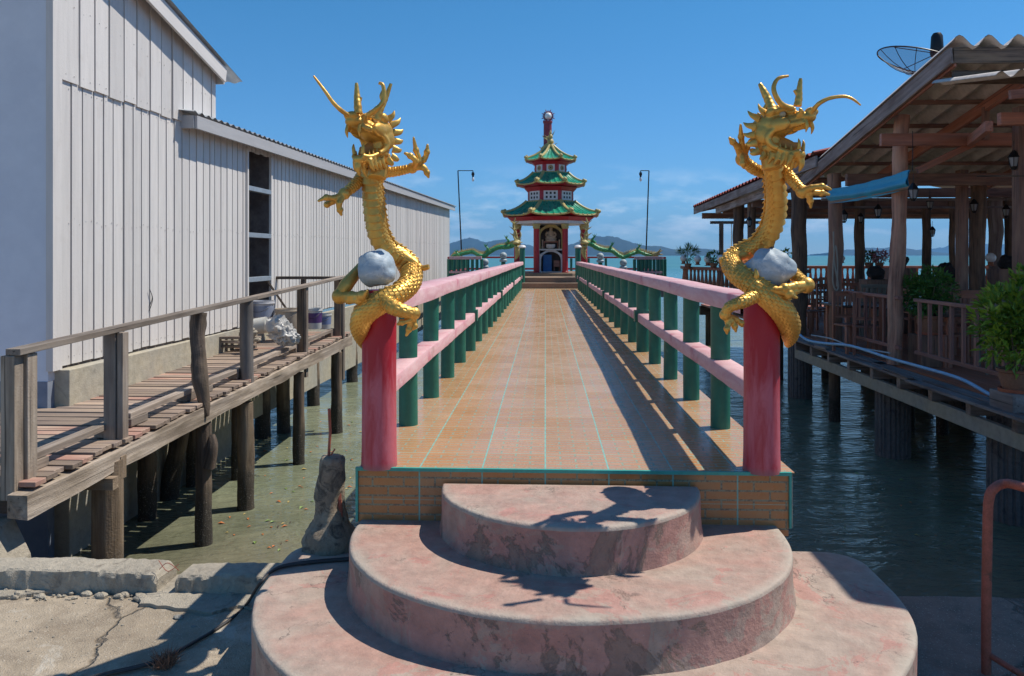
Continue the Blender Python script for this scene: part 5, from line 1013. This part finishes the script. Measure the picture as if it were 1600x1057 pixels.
balus((6.5, 25.2, DK), (15, 25.2, DK), 'long brown balustrade on the sea side of the restaurant', 50)
def balllamp(px, py, d, r, label):
    c = at(px, py, d); t = thing('ball_lamp', c, label, 'lamp', 'white ball lamps of the restaurant'); b = MB(); b.ell(c, (r, r, r), None, 18, 12); b.build('globe', M['whiteball'], t, smooth=True); b = MB(); b.lathe([(r * .9, -r * 1.7), (r * .5, -r * 1.4), (r * .6, -r * .9)], c, 12); b.build('base', M['restred'], t, smooth=True)
for (px, py, d, r, lab) in ((1068, 404, 22.6, .10, 'white ball lamp nearest the pagoda beside a spiky plant'), (1090, 405, 21.5, .10, 'second white ball lamp from the left on the balustrade'), (1106, 405, 20.8, .11, 'white ball lamp left of the bush on the balustrade'), (1127, 405, 19.6, .11, 'white ball lamp right behind the tail of the right dragon'), (1316, 404, 22, .08, 'white ball lamp just right of the square dark post'), (1366, 403, 22, .08, 'white ball lamp among the flowers in the restaurant'), (1548, 403, 16.5, .105, 'large white ball lamp between the dark posts at right')): balllamp(px, py, d, r, lab)
# furniture prototypes
ch = thing('dining_chair', (0, 0, 0), 'x', 'chair', 'dining chairs in the restaurant')
b = MB(); b.bx(-.21, .21, -.2, .2, .43, .46); b.build('seat', M['restred'], ch, bevel=.005)
for (x, y, zt) in ((-.19, -.18, .43), (.19, -.18, .43), (-.19, .19, .98), (.19, .19, .98)): b = MB(); b.bx(x - .02, x + .02, y - .02, y + .02, 0, zt); b.build('leg', M['restred'], ch)
b = MB(); b.bx(-.2, .2, .175, .2, .90, .98); b.bx(-.2, .2, .175, .2, .55, .6)
for i in range(4): b.bx(-.13 + i * .075, -.10 + i * .075, .18, .195, .6, .9)
b.build('backrest', M['restred'], ch); reg(ch)
tb = thing('dining_table', (0, 0, 0), 'x', 'table', 'dining tables in the restaurant'); b = MB(); b.bx(-.7, .7, -.42, .42, .71, .75); b.build('tabletop', M['tbl'] if 'tbl' in M else M.setdefault('tbl', wood('table_top', (.09, .06, .055), (.06, .04, .035), None, 1, .3, .22, .2)), tb, bevel=.006)
for x in (-.6, .6):
    for y in (-.34, .34): b = MB(); b.bx(x - .03, x + .03, y - .03, y + .03, 0, .71); b.build('leg', M['restred'], tb)
reg(tb)
def put(proto, px, d, rz, label, first=[set()]):
    p = at(px, 450, d); o = proto if proto.name not in first[0] else copy_tree(proto)
    if o is proto: first[0].add(proto.name)
    o.location = (p.x, p.y, DK + .001); o.rotation_euler = (0, 0, rz); o['label'] = label; return o
put(tb, 1362, 13.0, .1, 'dark dining table behind the far maroon railing'); put(tb, 1530, 11.0, .0, 'dark glossy dining table behind the near railing and right of the fern bush'); put(tb, 1500, 14.5, .05, 'dining table behind the square post at right'); put(tb, 1300, 18, .05, 'dining table at the back left of the restaurant'); put(tb, 1460, 19, 0, 'dining table near the sea side balustrade'); put(tb, 1585, 19, 0, 'dining table at the back right of the restaurant')
wch = wood('pale_chair_wood', (.30, .27, .22), (.22, .2, .16), None, 1, .2); pc = thing('slatted_chair', (0, 0, 0), 'x', 'chair', 'pale slatted chairs in the restaurant')
b = MB(); b.bx(-.22, .22, -.2, .2, .42, .45); b.build('seat', wch, pc)
b = MB()
for i in range(6): b.beam((-.19 + i * .076, .2, .45), (-.22 + i * .088, .32, 1.0), .035, .015, up=(0, 1, 0))
b.beam((-.25, .32, 1.0), (.25, .32, 1.0), .03, .06); b.build('backrest', wch, pc)
for (x, y) in ((-.2, -.18), (.2, -.18), (-.2, .19), (.2, .19)): b = MB(); b.bx(x - .02, x + .02, y - .02, y + .02, 0, .43); b.build('leg', wch, pc)
reg(pc)
put(pc, 1562, 10.2, 2.9, 'pale slatted chair beside the shrub, left of the two near the shrub'); put(pc, 1592, 10.4, 3.2, 'pale slatted chair at the right photo edge above the shrub'); put(pc, 1353, 14.6, 3.2, 'pale slatted chair behind the dark table, left one of the pair'); put(pc, 1370, 14.6, 3.0, 'pale slatted chair behind the dark table, right one of the pair')
for i, (px, d, rz, lab) in enumerate(((1268, 15.4, .4, 'dark chair between the two thick dark posts'), (1283, 16.2, 3.3, 'dark chair behind the dark chair by the thick posts'), (1240, 17.5, 1.2, 'dark chair behind the right dragon'), (1322, 17, 3.1, 'chair just right of the square dark post'), (1335, 19.3, 0, 'chair in front of the twisted back post'), (1298, 20.5, .3, 'chair far back beside the ball lamp'), (1432, 17.5, 3.1, 'brown chair left of the sea side table'), (1452, 16.6, 3.0, 'brown chair in front of the sea side table'), (1475, 17.8, 3.3, 'brown chair right of the sea side table'), (1488, 21, 0, 'brown chair near the sea side balustrade'), (1545, 15.6, 3.1, 'dark chair below the large ball lamp'), (1570, 17.6, 3.2, 'dark chair left of the right edge post'), (1418, 20.6, .2, 'chair against the balustrade behind the bark post'), (1508, 13.2, 3.1, 'dark chair at the glossy table behind the railing'), (1462, 12.6, 2.7, 'dark chair behind the fern bush'))): put(ch, px, d, rz, lab)
M['blkc'] = paint('black_cloth', (.03, .025, .025), (.02, .018, .018), .8)
for i, (px, d, rz, lab) in enumerate(((1330, 12.4, .2, 'dark chair just behind the far maroon railing'), (1352, 12.2, 2.9, 'dark chair behind the far maroon railing next to the bark post'), (1478, 10.9, .3, 'dark chair behind the near railing beside the fern bush'), (1505, 12.2, 3.0, 'dark chair at the far side of the glossy table'), (1540, 12.6, 3.2, 'dark chair right of the glossy table'), (1430, 13.6, 1.6, 'dark chair in the gap right of the bark post'), (1382, 16, 3.1, 'dark chair under the flower bunch'), (1278, 19.5, .2, 'dark chair near the sea side between the thick posts'))): put(ch, px, d, rz, lab)
put(tb, 1440, 12.2, .1, 'dark dining table behind the fern bush'); put(tb, 1400, 16.8, 0, 'dining table carrying the flower bunch'); put(tb, 1262, 21, 0, 'dining table farthest left near the balustrade')
for (px, py, d, r, lab) in ((1405, 402, 15.5, .26, 'dark cloth covered bundle behind the bark post'), (1478, 418, 14.5, .28, 'dark cloth covered bundle left of the square post'), (1573, 404, 14.2, .22, 'dark cloth covered bundle above the pale chairs at right'), (1368, 420, 15.2, .25, 'dark cloth covered bundle behind the pair of pale chairs')):
    r *= .6; rocky('covered_bundle', at(px, py + 4, d) + V((0, 0, -r * .3)), (r, r, r * 1.1), M['blkc'], lab, 'bundle', None, px * .01)
    p = at(px, py + 4, d); b = MB(); b.bx(p.x - .25, p.x + .25, p.y - .2, p.y + .2, DK + .001, p.z - r * 1.1); tag(b.build('wooden_crate', M['rest'], bevel=.01), 'dark wooden crate under the ' + lab[5:], 'crate')
# plants
fm = lambda n, a, c: (lambda g: g.done(g.mix(g.rnd(), a, c), .5, g.noise(g.obj(), 60, 2), .1, .002, Transmission_Weight=0.))(G(n))
M['leafb'] = fm('bright_leaf', (.34, .46, .035), (.06, .17, .02)); M['leafd'] = fm('dark_leaf', (.02, .08, .015), (.10, .24, .035)); M['pink_fl'] = fm('pink_flower', (.5, .12, .2), (.55, .3, .3))
def plant(name, p, r, h, n, L, W, lmat, label, cat='plant', group=None, pot=None, up=.4, stems=5, seed=1, potmat=None):
    rr = random.Random(seed); t = thing(name, p, label, cat, group); p = V(p); z0 = 0
    if pot:
        pr, ph = pot; b = MB(); b.lathe([(pr * .6, 0), (pr * .75, .01), (pr * .98, ph * .6), (pr * .95, ph * .82), (pr * 1.1, ph * .86), (pr * 1.1, ph), (pr * .98, ph), (pr * .9, ph * .9), (0, ph * .88)], p + V((0, 0, .02)), 26); b.build('pot', potmat or M['terra'], t, smooth=True); z0 = ph
        b = MB(); b.lathe([(pr * .8, 0), (pr * 1.0, .0), (pr * 1.02, .035), (pr * .9, .035), (pr * .85, .015)], p, 24); b.build('saucer', M['terra2'], t, smooth=True)
    b = MB(); tips = []
    for i in range(stems):
        a = rr.uniform(0, 6.28); q = p + V((cos(a) * r * .1, sin(a) * r * .1, z0)); e = p + V((cos(a) * r * .55, sin(a) * r * .55, z0 + h * rr.uniform(.55, .8))); b.sweep([q, q.lerp(e, .5) + V((0, 0, h * .05)), e], [.012, .010, .005], 6, n=8); tips.append(e)
    b.build('stem', M['stemw'], t, smooth=True)
    b = MB(); hc = p + V((0, 0, z0 + h * .62)); cl = [(hc + V((rr.gauss(0, .42) * r, rr.gauss(0, .42) * r, rr.gauss(0, .25) * h)), rr.random()) for _ in range(max(8, n // 26))]
    for i in range(n):
        c, cv = rr.choice(cl); d = V((rr.gauss(0, 1), rr.gauss(0, 1), rr.gauss(0, .8))).normalized(); q = c + d * r * rr.uniform(.02, .30)
        o = (q - hc); o = V((o.x, o.y, o.z * r / h * 1.6)); 
        if o.length > r * 1.05: q = hc + (q - hc) * (r / o.length)
        dd = (d + (q - hc).normalized() * .8 + V((0, 0, up))).normalized(); b.leaf(q, dd, L * rr.uniform(.7, 1.25), W * rr.uniform(.7, 1.2), V((rr.gauss(0, .5), rr.gauss(0, .5), 1)), min(1, max(0, cv * .7 + rr.random() * .4)))
    b.build('foliage', lmat, t)
    return t
M['terra'] = concrete('terracotta', (.34, .16, .09), (.27, .13, .08), (.2, .15, .11), 5); M['terra2'] = paint('red_saucer', (.42, .12, .06), (.35, .1, .05), .6); M['stemw'] = wood('stem_bark', (.28, .21, .13), (.18, .13, .08))
p = at(1588, 612, 7.87); b = MB(); b.bx(p.x - .16, p.x + .14, p.y - .2, p.y + .2, DK - .03, p.z - .002); tag(b.build('wooden_block', M['dk'], bevel=.008), 'low grey wooden block under the pot of the bright shrub', 'block')
plant('potted_shrub', p, .39, .84, 2000, .10, .042, M['leafb'], 'bright green leafy shrub in a terracotta pot on the plank ledge', 'potted plant', None, (.165, .215), .5, 7, 3)
p = at(1451, 470, 10.9); p.z = DK + .45; plant('fern_bush', p, .36, .56, 2300, .075, .034, M['leafd'], 'dense dark green fern bush behind the railing right of the bark post', 'plant', None, (.16, .25), .2, 6, 5)
b = MB(); b.bx(p.x - .2, p.x + .2, p.y - .2, p.y + .2, DK, DK + .445); tag(b.build('plant_stand', M['rest'], bevel=.01), 'dark wooden stand under the fern bush behind the railing', 'plant stand')
for (px, d, r, h, mat, lab, up) in ((1075, 22.5, .28, .5, 'leafd', 'spiky green plant in a pot at the left end of the balustrade', .6), (1115, 20.6, .22, .3, 'leafd', 'low green bush between the ball lamps on the balustrade', .3), (1226, 18.0, .2, .3, 'leafb', 'small green plant behind the rock of the right dragon', .3), (1374, 18.6, .34, .4, 'pink_fl', 'bunch of pink and grey flowers on the table behind the twisted post', .2), (1358, 18.8, .2, .3, 'leafd', 'dark leafy pot plant left of the flower bunch', .2)):
    p = at(px, 430, d); p.z = CH - (420 - HY) / F * d - .0; plant('small_plant', p, r, h, 260, .17 if up == .6 else .07, .022 if up == .6 else .04, M[mat], lab, 'plant', None, (.1, .13) , up, 4, int(px))
for (px, d, s, lab) in ((1405, 15, .32, 'dark rounded bundle behind the bark post'), (1541, 14.3, .3, 'dark rounded chair cushion under the large ball lamp')):
    pass
# awning roll
t = thing('rolled_awning', at(1362, 287, 11.6), 'blue rolled tarpaulin awning hanging along the restaurant front between posts', 'awning'); b = MB()
p0 = at(1426, 268, 10.38); p1 = at(1299, 298, 13.3)
M['tarp'] = paint('blue_tarpaulin', (.03, .30, .48), (.04, .36, .55), .45, scale=3)
b.grid(lambda u, v: p0.lerp(p1, u) + V((-.05 - .03 * sin(v * pi) - .03 * cos(v * 9 + u * 2) * v, 0, .02 - .25 * v + .035 * sin(u * pi) * -1 + .012 * noise.noise(V((u * 9, v * 3, 0))))), 60, 14); b.grid(lambda u, v: p0.lerp(p1, u) + V((-.03 - .03 * sin(v * pi), 0, .02 - .25 * v - .035 * sin(u * pi))), 60, 14); b.build('sheet', M['tarp'], t, smooth='all')
b = MB(); b.tube(p0 + V((-.02, -.12, -.21)), p1 + V((-.02, 0, -.21)), .032, .032, 12); b.build('roller', wood('bamboo', (.3, .2, .13), (.2, .13, .09)), t, smooth=True)
b = MB(); b.tube(p0 + V((0, 0, 0)), p0 + V((0, 0, .55)), .006, .006, 5); b.build('cord', M['blk'], t)
# lanterns
def lantern(px, py, d, lab):
    c = at(px, py, d); t = thing('lantern', c, lab, 'lantern', 'hanging black lanterns in the restaurant'); t.scale = (.75, .75, .75); b = MB(); b.lathe([(.02, .16), (.05, .12), (.10, .05), (.105, .04)], c, 6); b.lathe([(.05, -.14), (.06, -.12), (.03, -.17)], c, 6)
    for i in range(6): a = i * pi / 3; b.tube(c + V((.09 * cos(a), .09 * sin(a), .04)), c + V((.055 * cos(a), .055 * sin(a), -.12)), .007, .007, 4)
    b.tube(c + V((0, 0, .16)), c + V((0, 0, .32)), .006, .006, 4); b.build('frame', M['blk'], t)
    b = MB(); b.lathe([(.05, -.11), (.082, .035)], c, 6); b.build('glass', M['lglass'], t)
M['lglass'] = plain('lantern_glass', (.25, .28, .3), .2)
for (px, py, d, lab) in ((1171, 347, 17.5, 'black lantern left of the right dragon beside the thick post'), (1427, 300, 10.2, 'black lantern hanging under the blue awning end'), (1372, 330, 13.5, 'small black lantern left of the bark post in the back'), (1319, 338, 14.2, 'black lantern beside the dark square post'), (1345, 341, 17.2, 'black lantern on the twisted back post'), (1457, 362, 17.8, 'tiny wall lantern on the slim back post'), (1522, 322, 13.3, 'black lantern in front of the dark post at right'), (1572, 330, 14, 'black lantern near the right edge post'), (1584, 250, 9.6, 'large ornate lantern under the porch beams at right'), (1453, 318, 14.5, 'black lantern right of the bark post')): lantern(px, py, d, lab)
# hanging rope on post
b = MB(); p = at(1304, 420, 12.75); b.sweep([p + V((-.02, 0, .62)), p + V((.0, 0, .1)), p + V((.06, 0, -.28)), p + V((.02, 0, -.36)), p + V((-.03, 0, -.2)), p + V((-.01, 0, .2)), p + V((.02, 0, .38)), p + V((.05, 0, .1)), p + V((.04, 0, -.3))], .012, 6, n=50); tag(b.build('rope', plain('pale_rope', (.4, .36, .3), .8), smooth=True), 'pale rope hanging in loops on the dark square post', 'rope')
# blue hose
pts = [at(1246, 520, 13.6), at(1262, 532, 12.9), at(1290, 537, 12.3), at(1330, 541, 11.6), at(1390, 560, 10.6), at(1440, 574, 9.9), at(1500, 592, 9.2), at(1545, 616, 8.6), at(1600, 645, 8.0), at(1660, 680, 7.4)]
b = MB(); b.sweep(pts, .022, 10, n=70); tag(b.build('hose', plain('blue_hose', (.34, .58, .80), .4), smooth=True), 'light blue water hose running along the edge beam of the restaurant', 'hose')
b = MB(); b.sweep([at(1268, 524, 13.4), at(1300, 530, 12.6), at(1330, 541, 11.8), at(1390, 552, 10.8)], .012, 8, n=30); tag(b.build('pipe', plain('pale_pipe', (.45, .5, .52), .4), smooth=True), 'thin pale pipe beside the blue hose under the railing', 'pipe')
# swing frame out at sea
t = thing('swing_frame', at(1167, 400, 27), 'dark wooden swing frame standing in the sea left of the restaurant posts', 'swing frame'); b = MB(); b.beam(at(1110, 348, 27), at(1222, 348, 27), .1, .1); b.build('crossbar', M['log'], t)
for px in (1127, 1206): p = at(px, 348, 27); b = MB(); b.tube((p.x, p.y, -2.3), p + V((0, 0, .02)), .085, .08, 8); b.build('post', M['log'], t, smooth=True)
for px in (1143,): p = at(px, 348, 27); b = MB(); b.tube(p, p + V((0, 0, -1.1)), .014, .014, 5); b.build('rope', M['cream'], t)
# satellite dish
dc = at(1432, 112, 15); t = thing('satellite_dish', dc, 'black mesh satellite dish tilted skyward on the corrugated restaurant roof', 'satellite dish')
ax = V((.30, -.06, .93)).normalized(); e1 = ax.cross(V((0, 1, 0))).normalized(); e2 = ax.cross(e1)
g = G('dish_mesh'); tt = g.tuv(); 
wv = g.noise(g.obj(), 300, 1); tr = g.N.new('ShaderNodeBsdfTransparent'); ms = g.N.new('ShaderNodeMixShader'); ms.inputs[0].default_value = .42
g.set(g.b, 'Base Color', (.03, .035, .04)); g.L.new(tr.outputs[0], ms.inputs[1]); g.L.new(g.b.outputs[0], ms.inputs[2]); g.L.new(ms.outputs[0], g.N['Material Output'].inputs['Surface'])
b = MB(); RD = .80; b.grid(lambda u, v: dc + (e1 * cos(2 * pi * u) + e2 * sin(2 * pi * u)) * RD * v + ax * (.26 * v * v - .05), 48, 10); b.build('mesh_bowl', g.m, t, smooth='all')
b = MB(); b.sweep([dc + (e1 * cos(2 * pi * i / 48) + e2 * sin(2 * pi * i / 48)) * RD + ax * .21 for i in range(49)], .014, 6)
for i in range(12): a = 2 * pi * i / 12; b.sweep([dc + (e1 * cos(a) + e2 * sin(a)) * RD * v / 5 + ax * (.26 * v * v / 25 - .055) for v in range(6)], .007, 5)
b.build('rim', M['blk'], t, smooth=True)
fz = at(1464, 84, 15.0)
for i in range(3): a = 2 * pi * i / 3 + .5; b = MB(); b.tube(dc + (e1 * cos(a) + e2 * sin(a)) * RD * .97 + ax * .2, fz, .009, .009, 6); b.build('strut', M['blk'], t)
b = MB(); b.lathe([(.11, -.05), (.125, .0), (.115, .16), (.105, .34), (.07, .40)], fz, 18); b.build('receiver', M['blk'], t, smooth=True)
b = MB(); b.tube(dc + ax * -.05, (dc.x + .05, dc.y, 2.4), .05, .05, 10); b.build('mast', M['blk'], t)
# rusty pipe rail in the right foreground
t = thing('pipe_rail', atz(1541, 1080, -.75), 'rusty red painted bent pipe handrail in the right foreground', 'handrail'); D = 3.25
a_ = at(1541, 1057, D); a_.z = -.755; pr = [a_, at(1541, 960, D), at(1543, 830, D), at(1545, 782, D), at(1553, 764, D), at(1572, 756, D), at(1605, 763, D - .12), at(1700, 790, D - .4), at(1800, 820, D - .65)]
b = MB(); b.sweep(pr, .0195, 14, n=70, caps=True); b.build('tube', M['rust'], t, smooth=True); b = MB(); b.sweep([at(1543, 1022, D), at(1605, 1060, D - .14), at(1800, 1180, D - .5)], .013, 10, n=8); b.build('lower_bar', M['rust'], t, smooth=True)
q = pr[-1]; b = MB(); b.tube(q, (q.x, q.y, -.755), .0195, .0195, 12); b.build('tube', M['rust'], t, smooth=True)
# added unseen shelter just right of the viewpoint, shaped to shade the shore
t = thing('street_shelter', (5, 4.3, -.75), 'street shelter roof on posts at the right of the shore', 'shelter')
b = MB(); sheet(b, (3.15, 4.0, 2.9), (1, -.6, 0), (.0, 1, 0), 5, 1.0, .03, .25, .006, n=160); sheet(b, (3.38, 4.1, 2.95), (1, 0, 0), (0, 1, 0), 5.0, 1.1, .03, .25, .006, n=120); sheet(b, (3.95, 5.2, 2.95), (1, 0, 0), (0, 1, 0), 4.5, 1.2, .03, .25, .006, n=120); sheet(b, (5.25, 6.3, 2.95), (1, 0, 0), (0, 1, 0), 3.3, 2.0, .03, .25, .006, n=120); b.build('roof', M['cor'], t)
for x, y in ((3.9, 4.3), (7.0, 2.3), (7.0, 2.6)): b = MB(); b.bx(x - .06, x + .06, y - .06, y + .06, -.75, 2.86); b.build('post', M['rest'], t)
# ------------------------------------------------------------------ haze
b = MB(); b.bx(-14000, 14000, -30, 11000, -4, 420)
hz_ = b.build('haze', isl, base=(0, 0, 0)); hm = bpy.data.materials.new('sea_haze'); hm.use_nodes = True; N_ = hm.node_tree.nodes; 
for n_ in list(N_): N_.remove(n_)
o_ = N_.new('ShaderNodeOutputMaterial'); pv = N_.new('ShaderNodeVolumePrincipled'); pv.inputs['Color'].default_value = (.22, .56, 1, 1); pv.inputs['Density'].default_value = .0001; pv.inputs['Anisotropy'].default_value = .0
hm.node_tree.links.new(pv.outputs[0], o_.inputs['Volume']); hz_.data.materials[0] = hm; hz_['kind'] = 'stuff'
